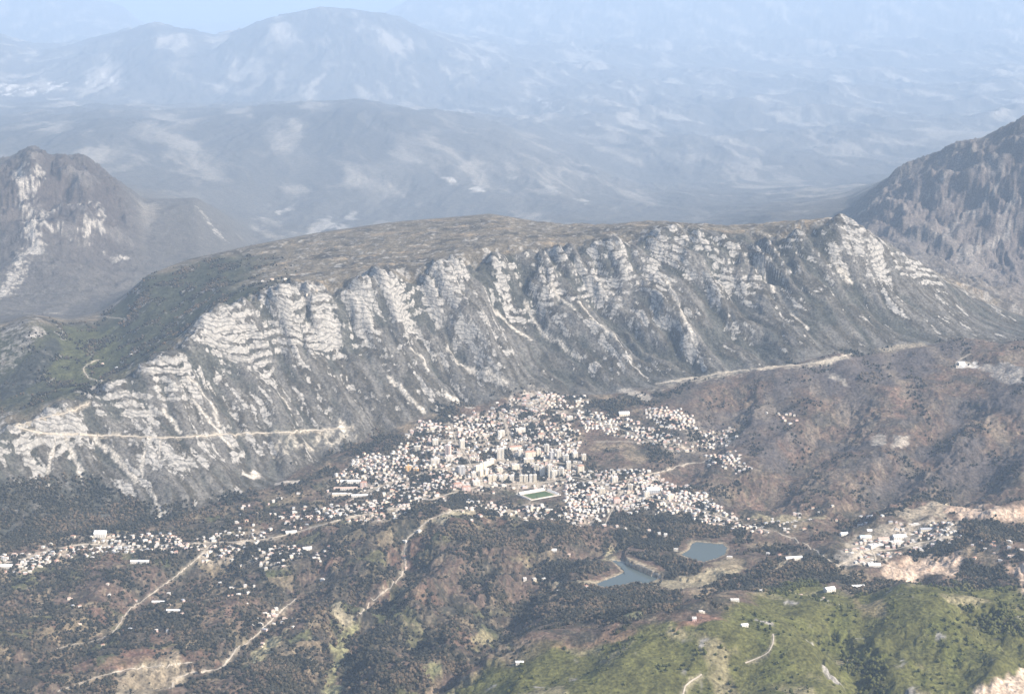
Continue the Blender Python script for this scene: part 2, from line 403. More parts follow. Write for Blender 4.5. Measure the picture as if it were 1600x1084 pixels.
# valley
TINT[:] = BROWN
lay(SCRUB, sstep(-.15, .35, n_mid+.4*n_big))
lay(TAN, 0.75*sstep(.22, .5, fbm(X2/140, Y2/210, 4, 251))*(1-right*.5))
lay(C(.16, .10, .075), .6*sstep(.25, .55, fbm(X2/260, Y2/200, 3, 261)))
n_sm = fbm(X2/11, Y2/15, 2, 255)
pa = (X2*.92+Y2*.38+26*n_mid+30*n_big)/62; pb = (Y2*.92-X2*.38+26*fbm(X2/130, Y2/130, 2, 256))/52
pid = (np.floor(pa).astype(np.int64)*7919+np.floor(pb).astype(np.int64)*104729) & 255
pr = np.random.default_rng(5).random(256)[pid]
pe = np.minimum(np.minimum(pa-np.floor(pa), 1-pa+np.floor(pa)), np.minimum(pb-np.floor(pb), 1-pb+np.floor(pb)))
parc = (1-sstep(-.03, .05, S2))*sstep(3500, 3700, Y2)*(1-sstep(4800, 5100, Y2))*sstep(-.3, .15, fbm(X2/380, Y2/300, 3, 257)+.1)
lay(C(.19, .155, .10), parc*.75*(pr > .80)); lay(C(.125, .075, .055), parc*.6*((pr > .62) & (pr < .74))); lay(C(.085, .095, .042), parc*.65*(pr < .16)); lay(C(.045, .045, .034), parc*.6*((pr > .16) & (pr < .42)))
lay(C(.20, .165, .115), .55*sstep(.20, .42, n_sm+.5*n_fin))
lay(C(.040, .042, .032), .6*sstep(.12, .36, fbm(X2/17, Y2/24, 3, 258)-.1*n_mid))
# right-hand slopes: purplish brown scrub
lay(C(.082, .071, .066), right*sstep(-.2, .3, n_big+.5*n_mid))
lay(C(.18, .15, .115), right*.5*sstep(.15, .45, fbm(X2/90, Y2/300, 4, 265)))
# green hill
grn = poly_mask([(640,1100),(760,1045),(840,1015),(960,990),(1050,975),(1120,968),(1170,935),(1240,905),(1320,925),(1400,915),(1500,912),(1640,925),(1700,1300),(900,1300)], 25, 40, 120)
lay(GREEN, grn, .25*n_mid+.2*n_fin)
lay(C(.078, .085, .026), grn*.7*sstep(.0, .4, n_mid+n_fin*.4-.05))
lay(C(.23, .20, .12), grn*.8*sstep(.28, .5, fbm(X2/130, Y2/150, 4, 271)))
lay(ROCK*.85, grn*sstep(.46, .62, fbm(X2/75, Y2/60, 4, 281)))
# limestone ridge
rm = sstep(-.04, .03, tf)*(Y2 < 8200)
lay(GREYV, rm)
lay(SCRUB*1.1, rm*sstep(-.10, .38, n_str+.5*n_mid+.15))
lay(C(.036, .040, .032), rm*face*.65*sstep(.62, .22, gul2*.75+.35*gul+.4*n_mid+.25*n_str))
lm = 1-sstep(-.15, -.10, S2)                                  # the ridge's near end is barest
ledge = sstep(.45, .75, fr)*2-1
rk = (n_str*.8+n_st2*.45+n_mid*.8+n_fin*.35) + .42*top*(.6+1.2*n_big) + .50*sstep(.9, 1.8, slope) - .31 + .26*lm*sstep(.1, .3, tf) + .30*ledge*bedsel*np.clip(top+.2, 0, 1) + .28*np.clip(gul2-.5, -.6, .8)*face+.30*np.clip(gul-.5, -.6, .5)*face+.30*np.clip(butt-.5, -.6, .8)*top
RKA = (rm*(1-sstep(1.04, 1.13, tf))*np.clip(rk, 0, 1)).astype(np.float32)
# plateau and its wooded back
pm = sstep(1.02, 1.12, tf)*(Y2 < LYg(IRIM)+600)
lay(C(.128, .110, .080), pm)
lay(SCRUB, pm*.85*sstep(.05, .4, n_mid+.6*n_big))
lay(TAN*.9, pm*.8*sstep(.2, .45, fbm(X2/170, Y2/90, 4, 291)))
lay(ROCK, pm*.8*sstep(.26, .5, n_fin*.9+.7*fbm(X2/60, Y2/60, 3, 295)+.25*sstep(.3, .6, slope)))
bowl = poly_mask([(-60,655),(40,640),(120,615),(200,580),(270,538),(345,480),(420,445),(390,430),(420,400),(330,405),(240,430),(190,470),(150,500),(60,512),(-60,530)], 110, 110, 160)*pm
lay(C(.050, .053, .033), bowl*sstep(.5, .0, n_mid-.1))
lay(C(.068, .072, .036), poly_mask([(80,540),(110,510),(170,515),(200,540),(190,560),(150,600),(90,610),(70,580)], 25, 25, 60)*pm)
lay(ROCK*.85, bowl*sstep(.34, .5, n_fin*.6+n_mid*.8+.3*sstep(.35, .8, slope)))
# far country
fc = sstep(LYg(IRIM)+150, LYg(IRIM)+500, Y2)
f1 = np.zeros_like(Zg); f2 = np.zeros_like(Zg)
f1[sf] = fbm((xs+.2*ys)/620, ys/3000, 5, 301); f2[sf] = fbm(xs/2600, ys/6500, 4, 311)
lay(C(.10, .096, .088), fc)
lay(C(.15, .14, .122), fc*.4*sstep(.05, .4, f1+.5*f2))
f3 = np.zeros_like(Zg); f3[sf] = ridged((xs+.15*ys+fw)/620, (ys-.3*xs)/2600, 5, 325, .6)+.5*fbm(xs/900, ys/4500, 3, 326)
lay(C(.30, .275, .235), fc*(.55+.35*sstep(20000, 30000, Y2))*sstep(.68, 1.0, f3+.35*f1))
hillm = np.exp(-((Y2-LYg(14)+1600)/3600)**2)*sstep(0, 330, LZ[14])[None, :]+.8*np.exp(-((Y2-LYg(16)+3000)/5200)**2)*sstep(700, 1000, LZ[16])[None, :]
lay(C(.050, .048, .046), fc*.8*np.clip(hillm, 0, 1)*sstep(.35, .0, f1))
mr = mt*sstep(.50, .78, .6*mg+.6*fbm(X2/150, Y2/260, 4, 321)+.05)
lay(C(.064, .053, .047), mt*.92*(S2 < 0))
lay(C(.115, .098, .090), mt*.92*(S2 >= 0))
lay(ROCK*.8, mr*.3)

def P_(m, col, a=1.0, var=None): lay(col, m*a, var)
# scree chutes and talus below the cliffs (photograph places)
CHUTES = [([(1043,440),(1056,465),(1068,495),(1080,520),(1088,535)], 9), ([(606,588),(625,605),(640,622),(662,642)], 8), ([(698,616),(716,627),(738,637)], 12),
 ([(1298,405),(1315,425),(1332,442)], 6), ([(905,470),(920,490),(938,510)], 6), ([(86,684),(77,720),(74,745),(77,762)], 6), ([(103,688),(118,715),(126,742),(132,758)], 7),
 ([(150,685),(175,705),(195,730),(212,752)], 9), ([(233,684),(226,705),(221,738)], 6), ([(252,690),(248,715)], 4), ([(300,625),(322,650),(342,672)], 6), ([(292,588),(315,610),(332,632),(342,665)], 6),
 ([(255,640),(272,660),(282,678)], 7), ([(640,545),(662,560),(668,575)], 4), ([(1180,410),(1195,430),(1210,455)], 5), ([(1235,490),(1265,515)], 4), ([(235,765),(243,782),(250,800)], 5), ([(440,620),(455,640)], 4),
 ([(345,680),(362,700)], 9), ([(380,740),(395,745)], 6), ([(770,480),(800,510),(830,530)], 6), ([(820,470),(850,520),(905,560)], 5), ([(700,545),(740,580),(790,600)], 6), ([(860,440),(890,475),(950,520),(985,560)], 5)]
for k, (pl, w) in enumerate(CHUTES):
    lay(C(.42, .39, .34), line_mask([hit(*p) for p in pl], w, 5, 10, k)*.85)
SCREE = [([(30,266),(38,300),(45,330),(50,362),(58,395)], 42), ([(60,378),(32,402),(20,440),(2,465)], 46), ([(50,345),(68,332),(95,325),(125,316)], 20), ([(153,318),(158,350),(140,350),(128,384)], 26), ([(172,402),(185,407),(198,404)], 12), ([(64,262),(50,300)], 16),
 ([(70,350),(95,355)], 30), ([(310,325),(330,350),(350,375)], 14), ([(1370,315),(1350,330),(1340,335)], 20), ([(1560,290),(1540,310),(1490,350),(1470,370)], 22), ([(1590,300),(1570,335),(1530,365)], 14), ([(1500,250),(1470,290),(1440,310)], 16), ([(1600,350),(1560,375),(1500,400)], 20)]
for k, (pl, w) in enumerate(SCREE):
    lay(C(.37, .345, .305), line_mask([hit(*p) for p in pl], w*.75, 22, 60, k)*(.8 if k < 8 else .4)*sstep(-.35, .1, n_fin+n_mid))
PATCH = [  # polygon, colour, strength
 ([(0,545),(0,520),(30,500),(55,503),(72,520),(45,545),(20,575),(0,590)], C(.23,.215,.195), .6), ([(0,632),(0,600),(30,572),(60,545),(85,525),(98,545),(70,580),(35,612)], C(.036,.038,.034), .85), ([(0,640),(30,615),(70,600),(60,615),(20,645)], C(.05,.053,.036), .6),
 ([(1075,592),(1120,582),(1180,575),(1260,566),(1308,556),(1312,563),(1240,577),(1150,588),(1090,600)], C(.33,.29,.23), .6), ([(1000,612),(1040,596),(1075,590),(1070,600),(1030,612)], C(.30,.27,.22), .5),
 ([(388,746),(398,733),(412,746)], C(.55,.49,.42), .95), ([(430,754),(470,750),(468,757),(432,758)], C(.5,.45,.38), .9), ([(246,795),(258,800),(256,812),(244,808)], C(.45,.42,.36), .8),
 ([(425,700),(450,686),(500,672),(545,655),(556,672),(552,690),(500,705),(440,722)], C(.42,.38,.31), .6), ([(525,670),(532,655),(541,655),(541,673)], C(.6,.54,.44), .95),
 ([(790,632),(800,618),(830,612),(850,622),(835,640),(805,640)], C(.50,.46,.40), .8), ([(960,612),(985,605),(1020,620),(1010,628)], C(.45,.41,.35), .6),
 ([(170,1084),(190,1050),(225,1035),(250,1030),(262,1010),(280,1020),(290,1050),(270,1075),(215,1100)], C(.30,.25,.175), .6),
 ([(150,1045),(200,1018),(280,1005),(270,1018),(180,1050)], C(.17,.095,.072), .5), ([(395,1020),(420,1000),(445,985),(440,1000),(400,1038),(380,1050)], C(.30,.27,.16), .85),
 ([(505,1100),(512,1050),(520,1020),(512,1005),(530,990),(545,975),(560,980),(535,1000),(545,1020),(528,1040),(525,1060),(540,1100)], C(.24,.23,.12), .9),
 ([(515,945),(535,942),(552,968),(540,985),(518,970)], C(.30,.26,.18), .8), ([(660,1040),(685,1030),(690,1050),(672,1062)], C(.22,.22,.11), .9), ([(745,1010),(790,1006),(805,1015),(760,1022)], C(.23,.22,.11), .9),
 ([(735,1000),(760,985),(775,1000),(750,1006)], C(.25,.22,.13), .8), ([(970,962),(1010,955),(1005,965),(980,968)], C(.25,.24,.13), .9), ([(665,815),(700,800),(740,795),(750,803),(690,820)], C(.33,.29,.2), .7),
 ([(795,790),(810,800),(800,812),(795,800)], C(.36,.31,.22), .8), ([(800,870),(830,878),(850,895),(830,890)], C(.27,.24,.15), .7), ([(940,875),(950,855),(968,852),(955,868),(965,880)], C(.33,.29,.18), .8),
 ([(1020,908),(1060,905),(1110,890),(1150,880),(1170,890),(1110,912),(1050,922)], C(.30,.26,.17), .75), ([(1105,880),(1140,868),(1165,880),(1140,892)], C(.22,.18,.12), .8), ([(1205,885),(1250,868),(1255,878),(1215,893)], C(.29,.24,.16), .85),
 ([(1050,985),(1100,958),(1130,968),(1060,982)], C(.24,.14,.10), .75), ([(860,1008),(990,982),(1000,990),(900,1015)], C(.21,.135,.09), .6), ([(830,900),(900,905),(1000,912),(900,912)], C(.32,.28,.19), .6),
 ([(1330,930),(1380,938),(1385,960),(1340,960)], C(.22,.17,.105), .55), ([(1520,1084),(1560,1060),(1640,1045),(1700,1110),(1560,1130)], C(.48,.385,.30), .95),
 ([(1170,807),(1230,804),(1300,812),(1240,816)], C(.28,.25,.16), .6), ([(1305,870),(1340,850),(1370,858),(1360,878),(1325,890)], C(.33,.31,.28), .6), ([(1320,845),(1400,815),(1500,812),(1500,835),(1420,862),(1330,880)], C(.34,.30,.235), .55),
 ([(1380,805),(1440,790),(1500,788),(1480,812),(1420,815)], C(.36,.31,.23), .6), ([(1270,568),(1310,558),(1330,560),(1290,572)], C(.4,.36,.28), .6), ([(1290,578),(1315,590),(1325,605),(1300,592)], C(.34,.31,.26), .6),
 ([(1530,570),(1570,565),(1600,575),(1600,600),(1560,595)], C(.30,.28,.25), .6), ([(1365,680),(1385,678),(1380,698),(1362,695)], C(.38,.35,.3), .5), ([(1395,682),(1425,680),(1415,700),(1395,700)], C(.38,.35,.3), .5),
 ([(1370,545),(1440,535),(1450,540),(1390,552)], C(.28,.24,.18), .6), ([(0,130),(50,135),(100,125),(103,140),(50,148),(0,152)], C(.62,.58,.52), .9), ([(135,118),(160,112),(195,128),(165,136),(135,130)], C(.58,.54,.48), .8),
 ([(670,270),(720,280),(780,300),(740,302)], C(.50,.47,.42), .8), ([(410,348),(430,325),(450,320),(440,340)], C(.48,.45,.40), .7), ([(455,370),(500,345),(545,325),(550,345),(490,372)], C(.44,.42,.38), .6),
 ([(815,135),(850,150),(890,175),(850,168)], C(.5,.47,.42), .7), ([(800,275),(860,290),(950,320),(900,315)], C(.45,.43,.38), .6), ([(1180,180),(1250,172),(1420,185),(1300,195)], C(.4,.38,.32), .4),
 ([(1490,575),(1500,565),(1525,568),(1528,575)], C(.6,.58,.54), .9),
]
clear = np.zeros_like(Zg)
for k, (pl, col, a) in enumerate(PATCH):
    far_p = min(p[1] for p in pl) < 400
    m_ = poly_mask(pl, 60 if far_p else 7, 120 if far_p else 12, 260 if far_p else 35, k)
    if far_p:
        q_ = m_ > 0; m_[q_] *= sstep(-.02, .2, fbm(X2[q_]/150, Y2[q_]/700, 5, 600+k)); col = col*.8
    else: clear = np.maximum(clear, m_)
    if k in (0, 3, 4, 8, 10): m_ = m_*sstep(-.3, .2, n_fin+.5*n_mid)
    P_(m_, col, a, .5*n_fin)
P_(shore, C(.28, .235, .165), .8, .4*n_fin)
P_(quarry, C(.44, .345, .265), .92, .35*n_fin+.25*n_mid)
lay(C(.30, .20, .14), quarry*sstep(.15, .4, fbm(X2/18, Y2/70, 3, 331))*.6)

# town ground: pale yards and streets between the houses
CLUSTER = [  # polygon, houses
 ([(650,665),(780,640),(880,640),(905,680),(900,720),(925,745),(880,765),(800,765),(700,772),(640,740),(620,710)], 430),
 ([(515,752),(560,715),(640,700),(700,760),(690,785),(640,790),(560,778),(515,776)], 170),
 ([(880,762),(920,738),(990,735),(1060,760),(1110,785),(1130,805),(1080,800),(1000,795),(930,802),(890,792)], 290),
 ([(900,640),(940,650),(1010,668),(1060,690),(1085,702),(1050,704),(980,684),(920,665)], 95),
 ([(1005,638),(1060,645),(1085,660),(1060,672),(1010,655)], 60),
 ([(1060,668),(1150,668),(1150,690),(1080,688)], 26),
 ([(1102,712),(1140,712),(1172,730),(1165,737),(1120,724)], 38),
 ([(1080,800),(1140,805),(1200,820),(1200,834),(1150,826),(1090,812)], 50),
 ([(1165,805),(1260,800),(1265,815),(1190,835)], 22),
 ([(810,790),(860,795),(920,800),(960,818),(900,818),(830,814)], 42),
 ([(725,783),(830,788),(800,802),(730,797)], 26),
 ([(505,792),(560,785),(650,780),(640,800),(560,817),(498,817)], 70),
 ([(0,872),(60,858),(120,842),(180,835),(280,840),(300,856),(200,862),(100,870),(40,890),(0,892)], 120),
 ([(290,845),(380,828),(450,848),(475,870),(440,887),(350,877),(300,870)], 62),
 ([(1320,880),(1350,842),(1400,820),(1450,815),(1500,830),(1460,850),(1400,866),(1340,882)], 80),
 ([(760,645),(830,610),(900,618),(930,628),(850,645)], 60),
 ([(420,808),(500,790),(500,830),(420,832)], 16), ([(340,790),(470,770),(500,800),(380,830)], 14), ([(490,860),(520,850),(520,880),(495,885)], 8),
 ([(1270,780),(1400,790),(1380,810),(1260,805)], 14), ([(1200,640),(1290,640),(1260,665),(1200,660)], 7), ([(390,975),(450,950),(450,960),(400,985)], 9), ([(100,900),(500,890),(480,1000),(60,1020)], 22),
 ([(1060,960),(1320,900),(1340,930),(1100,985)], 4), ([(850,920),(1000,900),(1000,915),(880,925)], 3), ([(1500,850),(1590,845),(1600,870),(1520,870)], 12),
]
townm = np.zeros_like(Zg); gapg = fbm(X2/70, Y2/95, 3, 345)
CM = []
for k, (pl, n) in enumerate(CLUSTER):
    m = poly_mask(pl, 25, 25, 60, k); CM.append(m)
    if n >= 26: townm = np.maximum(townm, m)
lay(C(.31, .265, .21), townm*sstep(-.05, .25, n_fin+.3)*.85)
lay(C(.42, .38, .33), townm*sstep(.12, .3, fbm(X2/13, Y2/30, 2, 341))*.6)
lay(SCRUB*.8, townm*sstep(.12, .26, gapg))

# ------------------------------------------------------------------ roads
ROADS = [
 ('white graded road cut across the limestone slope above the village', [(552,668),(500,672),(430,676),(380,677),(330,680),(290,683),(250,684),(200,681),(150,680),(100,679),(60,676),(28,668)], 7, .55),
 ('pale track climbing the bare crest at the near end of the ridge', [(24,666),(50,657),(80,650),(110,643),(140,628)], 5, 1),
 ('pale road along the foot of the ridge towards the far saddle', [(1025,600),(1060,594),(1110,586),(1150,580),(1220,573),(1285,566),(1312,558),(1330,553)], 8, 1),
 ('hairpin track in the green bowl behind the ridge', [(155,562),(138,568),(130,578),(138,590),(160,598)], 5, .6),
 ('short pale track on the dark wooded slope', [(150,494),(175,496),(200,500)], 4, .5),
 ('country road winding uphill out of the town to the right', [(900,750),(950,757),(985,748),(1030,738),(1070,725),(1100,722),(1115,712)], 6, .5),
 ('straight street along the open ground above the town', [(930,690),(985,690),(1020,691)], 5, .5),
 ('ridge-top track leaving the town for the lower hills', [(722,796),(700,800),(670,812),(655,825),(636,842),(632,860),(634,890),(628,900)], 6, .7),
 ('dirt road past the farm in the lower left valley', [(462,936),(445,950),(432,962),(408,984)], 6, .6),
 ('dirt road curling round the eroded bank at the bottom', [(372,1012),(362,1025),(345,1045),(300,1050),(275,1060),(265,1075)], 7, .7),
 ('pale lane running up the valley at the bottom left', [(300,1035),(200,1045),(150,1058),(90,1080)], 5, .5),
 ('sandy track crossing the top of the green hill', [(1208,990),(1209,1005),(1200,1020),(1165,1036)], 5, .5),
 ('sandy track at the lower edge of the green hill', [(1096,1053),(1072,1070),(1066,1092)], 5, .5),
 ('village street through the roadside houses', [(0,882),(40,872),(80,858),(130,850),(200,853),(270,850),(330,848),(400,845),(450,835),(520,815),(580,800),(650,790)], 7, .6),
 ('main street of the settlement beside the quarry', [(1310,885),(1350,862),(1400,858),(1440,848),(1490,838)], 7, .6),
 ('lane dropping towards the cut quarry face', [(1362,858),(1366,868),(1368,876)], 5, .5),
 ('white looping access road on the far hillside', [(1516,553),(1500,562),(1492,570),(1500,576),(1524,573),(1512,566),(1496,567)], 6, .6),
 ('dam-side track along the shore of the nearer lake', [(968,876),(1000,884),(1022,893),(1032,902)], 4, .3),
 ('main street along the foot of the town past the stadium', [(650,790),(700,772),(760,757),(800,757),(850,754),(900,745),(925,752)], 6, .2),
 ('street through the middle of the town from the left end', [(540,785),(600,758),(650,742),(720,727),(790,720),(880,724),(915,726)], 6, .2),
 ('street across the upper town', [(660,690),(700,688),(780,690),(860,698),(905,690)], 5, .2),
 ('street climbing from the stadium to the upper town', [(808,770),(815,740),(803,715),(798,690),(790,665),(785,645)], 5, .2),
 ('street climbing through the left half of the town', [(765,762),(745,745),(730,715),(712,690),(705,662)], 5, .2),
 ('street along the right arm of the town', [(925,752),(960,768),(1040,783),(1110,800),(1170,822),(1210,830)], 6, .2),
 ('cross street in the right arm of the town', [(985,748),(972,768),(962,785),(955,800),(944,822)], 5, .2),
 ('lane through the upper right quarter of the town', [(860,640),(905,648),(980,674),(1020,691),(1080,700)], 5, .2),
 ('track from the ridge-top to the stream valley', [(628,900),(600,925),(575,945),(555,965)], 4, .3),
 ('lane linking the valley farm and the eroded bank', [(408,984),(398,995),(385,1005),(372,1012)], 5, .4),
 ('field lane running down from the village', [(330,850),(300,880),(270,905),(240,925),(200,955),(175,990)], 4, .3),
 ('track from the town end towards the quarry settlement', [(1210,830),(1260,850),(1310,885)], 5, .3),
 ('short lane in the dark valley floor', [(160,997),(175,990)], 4, .4), ('curving lane near the bottom left corner', [(85,1015),(110,1008),(140,1003),(170,995)], 4, .4),
]
def catmull(P, step=7.0):
    P = np.asarray(P); out = []
    Q = np.vstack([2*P[0]-P[1], P, 2*P[-1]-P[-2]])
    for k in range(1, len(Q)-2):
        n = max(2, int(np.hypot(*(Q[k+1]-Q[k])[:2])/step))
        t = np.linspace(0, 1, n, endpoint=False)[:, None]
        out.append(.5*((2*Q[k])+(-Q[k-1]+Q[k+1])*t+(2*Q[k-1]-5*Q[k]+4*Q[k+1]-Q[k+2])*t*t+(-Q[k-1]+3*Q[k]-3*Q[k+1]+Q[k+2])*t**3))
    out.append(P[-1:]); return np.vstack(out)
road_lines = []; streetm = np.zeros_like(Zg)
for k, (lab, pl, w, spoil) in enumerate(ROADS):
    P = catmull(np.array([hit(*p)[:2] for p in dense(pl)]))
    P = P + .4* np.stack([fbm(P[:, 0]/60, P[:, 1]/60, 2, 3)*5, fbm(P[:, 0]/60, P[:, 1]/60, 2, 8)*5], 1)
    road_lines.append(P)
    coarse = P[::3] if len(P) > 8 else P
    streetm = np.maximum(streetm, line_mask(coarse, 13, 3))
    lay(C(.46, .40, .31), line_mask(coarse, w*.5, 3+7*spoil, 3+8*spoil, k)*(.2+.3*spoil))

# ------------------------------------------------------------------ woodland density
wood = np.zeros_like(Zg)
vmask = (tf < .06) & (Y2 > 2800)
wn1 = np.zeros_like(Zg); wn1[vmask] = fbm(X2[vmask]/110, Y2[vmask]/150, 4, 401)
wood[vmask] = .46*sstep(.06, .45, wn1[vmask])
wood *= (1-.95*grn)
wood = np.maximum(wood, vmask*parc*.55*(1-sstep(.03, .09, pe)))
wood = np.maximum(wood, vmask*grn*.05*sstep(-.1, .4, n_mid))
wood = np.maximum(wood, .20*(1-sstep(-.13, -.08, S2))*(Y2 < 4800)*vmask*sstep(-.25, .1, wn1))
wood *= 1-.75*right
WOODS = [([(560,1084),(540,1050),(560,1020),(600,1012),(650,1030),(670,1060),(640,1084)], .95), ([(530,1005),(550,985),(600,975),(640,985),(600,1010)], .8), ([(370,1060),(420,1025),(480,1030),(490,1070),(420,1090)], .9),
 ([(640,1000),(700,985),(740,1000),(700,1050),(680,1020)], .8), ([(760,945),(850,920),(1000,915),(1060,925),(1050,955),(940,968),(800,960)], .85), ([(835,900),(840,885),(900,875),(945,885),(940,905),(870,908)], .95),
 ([(960,870),(1000,862),(1060,870),(1080,885),(1050,902),(1010,885)], .85), ([(1130,912),(1180,888),(1260,868),(1310,878),(1320,905),(1260,920),(1180,925)], .95), ([(1320,905),(1380,908),(1500,912),(1500,925),(1340,935)], .8),
 ([(1370,855),(1430,845),(1500,840),(1560,835),(1590,850),(1540,862),(1480,868),(1400,868)], .8), ([(1420,822),(1500,815),(1600,822),(1600,845),(1520,848),(1460,838)], .9), ([(1500,880),(1570,885),(1600,920),(1560,925),(1510,915)], .85),
 ([(940,815),(1020,805),(1100,815),(1170,835),(1160,850),(1060,845),(980,835)], .85), ([(930,835),(1000,835),(1060,850),(1075,862),(1010,860),(940,850)], .75), ([(0,800),(0,860),(60,855),(110,835),(60,810)], .9), ([(0,760),(130,740),(240,790),(330,800),(200,830),(100,835),(0,820)], .6),
 ([(800,815),(860,815),(930,825),(900,850),(830,840)], .7), ([(690,830),(800,835),(880,862),(820,865),(720,850)], .7), ([(640,790),(720,770),(760,780),(740,795),(660,800)], .7), ([(590,700),(640,720),(690,760),(720,770),(690,775),(640,735)], .6),
 ([(560,905),(620,890),(600,950),(570,960)], .7), ([(190,960),(260,950),(300,975),(230,985)], .7), ([(300,1015),(320,995),(345,1000),(330,1020)], .8), ([(540,690),(600,690),(620,705),(560,712)], .6), ([(1310,1010),(1345,1020),(1400,1084),(1350,1090)], .7), ([(1500,950),(1600,950),(1600,1000),(1540,985)], .7)]
for k, (pl, a) in enumerate(WOODS):
    wood = np.maximum(wood, a*poly_mask(pl, 14, 22, 60, k+40)*sstep(-.55, -.1, n_mid+n_fin*.5))
wood = np.maximum(wood, bowl*.35*sstep(0, .4, n_mid)*(tf > 1.05))
wood = np.maximum(wood, townm*(.06+.42*sstep(.10, .25, gapg)))
wood *= (1-sstep(.0, .4, lakem))*(1-quarry)*(1-sstep(0, .4, shore))
wood *= 1-sstep(0, 1, fl)*.9
wood *= 1-.93*clear
for P in road_lines:
    wood *= 1-line_mask(P[::3] if len(P) > 8 else P, 12, 6)
# leaf litter under trees
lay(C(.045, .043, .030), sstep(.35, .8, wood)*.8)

# ------------------------------------------------------------------ materials
def mat(name, col=None, rough=.9):
    m = bpy.data.materials.new(name); m.use_nodes = True
    b = m.node_tree.nodes['Principled BSDF']; b.inputs['Roughness'].default_value = rough
    b.inputs['Specular IOR Level'].default_value = .15
    return m, m.node_tree.nodes, m.node_tree.links, b
def math_node(n, op, a=None, b=None):
    q = n.new('ShaderNodeMath'); q.operation = op
    if a is not None: q.inputs[0].default_value = a
    if b is not None: q.inputs[1].default_value = b
    return q
def noisy(name, col, scale, amount=.25, rough=.85, spec=.15):
    m, n, l, b = mat(name, rough=rough)
    b.inputs['Specular IOR Level'].default_value = spec
    g = n.new('ShaderNodeNewGeometry'); t = n.new('ShaderNodeTexNoise'); t.inputs['Scale'].default_value = scale; t.inputs['Detail'].default_value = 4
    l.new(g.outputs['Position'], t.inputs['Vector'])
    r = n.new('ShaderNodeMapRange'); r.inputs[1].default_value = .3; r.inputs[2].default_value = .7; r.inputs[3].default_value = 1-amount; r.inputs[4].default_value = 1+amount
    l.new(t.outputs['Fac'], r.inputs[0])
    mx = n.new('ShaderNodeVectorMath'); mx.operation = 'SCALE'; mx.inputs[0].default_value = col[:3]
    l.new(r.outputs[0], mx.inputs['Scale']); l.new(mx.outputs[0], b.inputs['Base Color'])
    return m
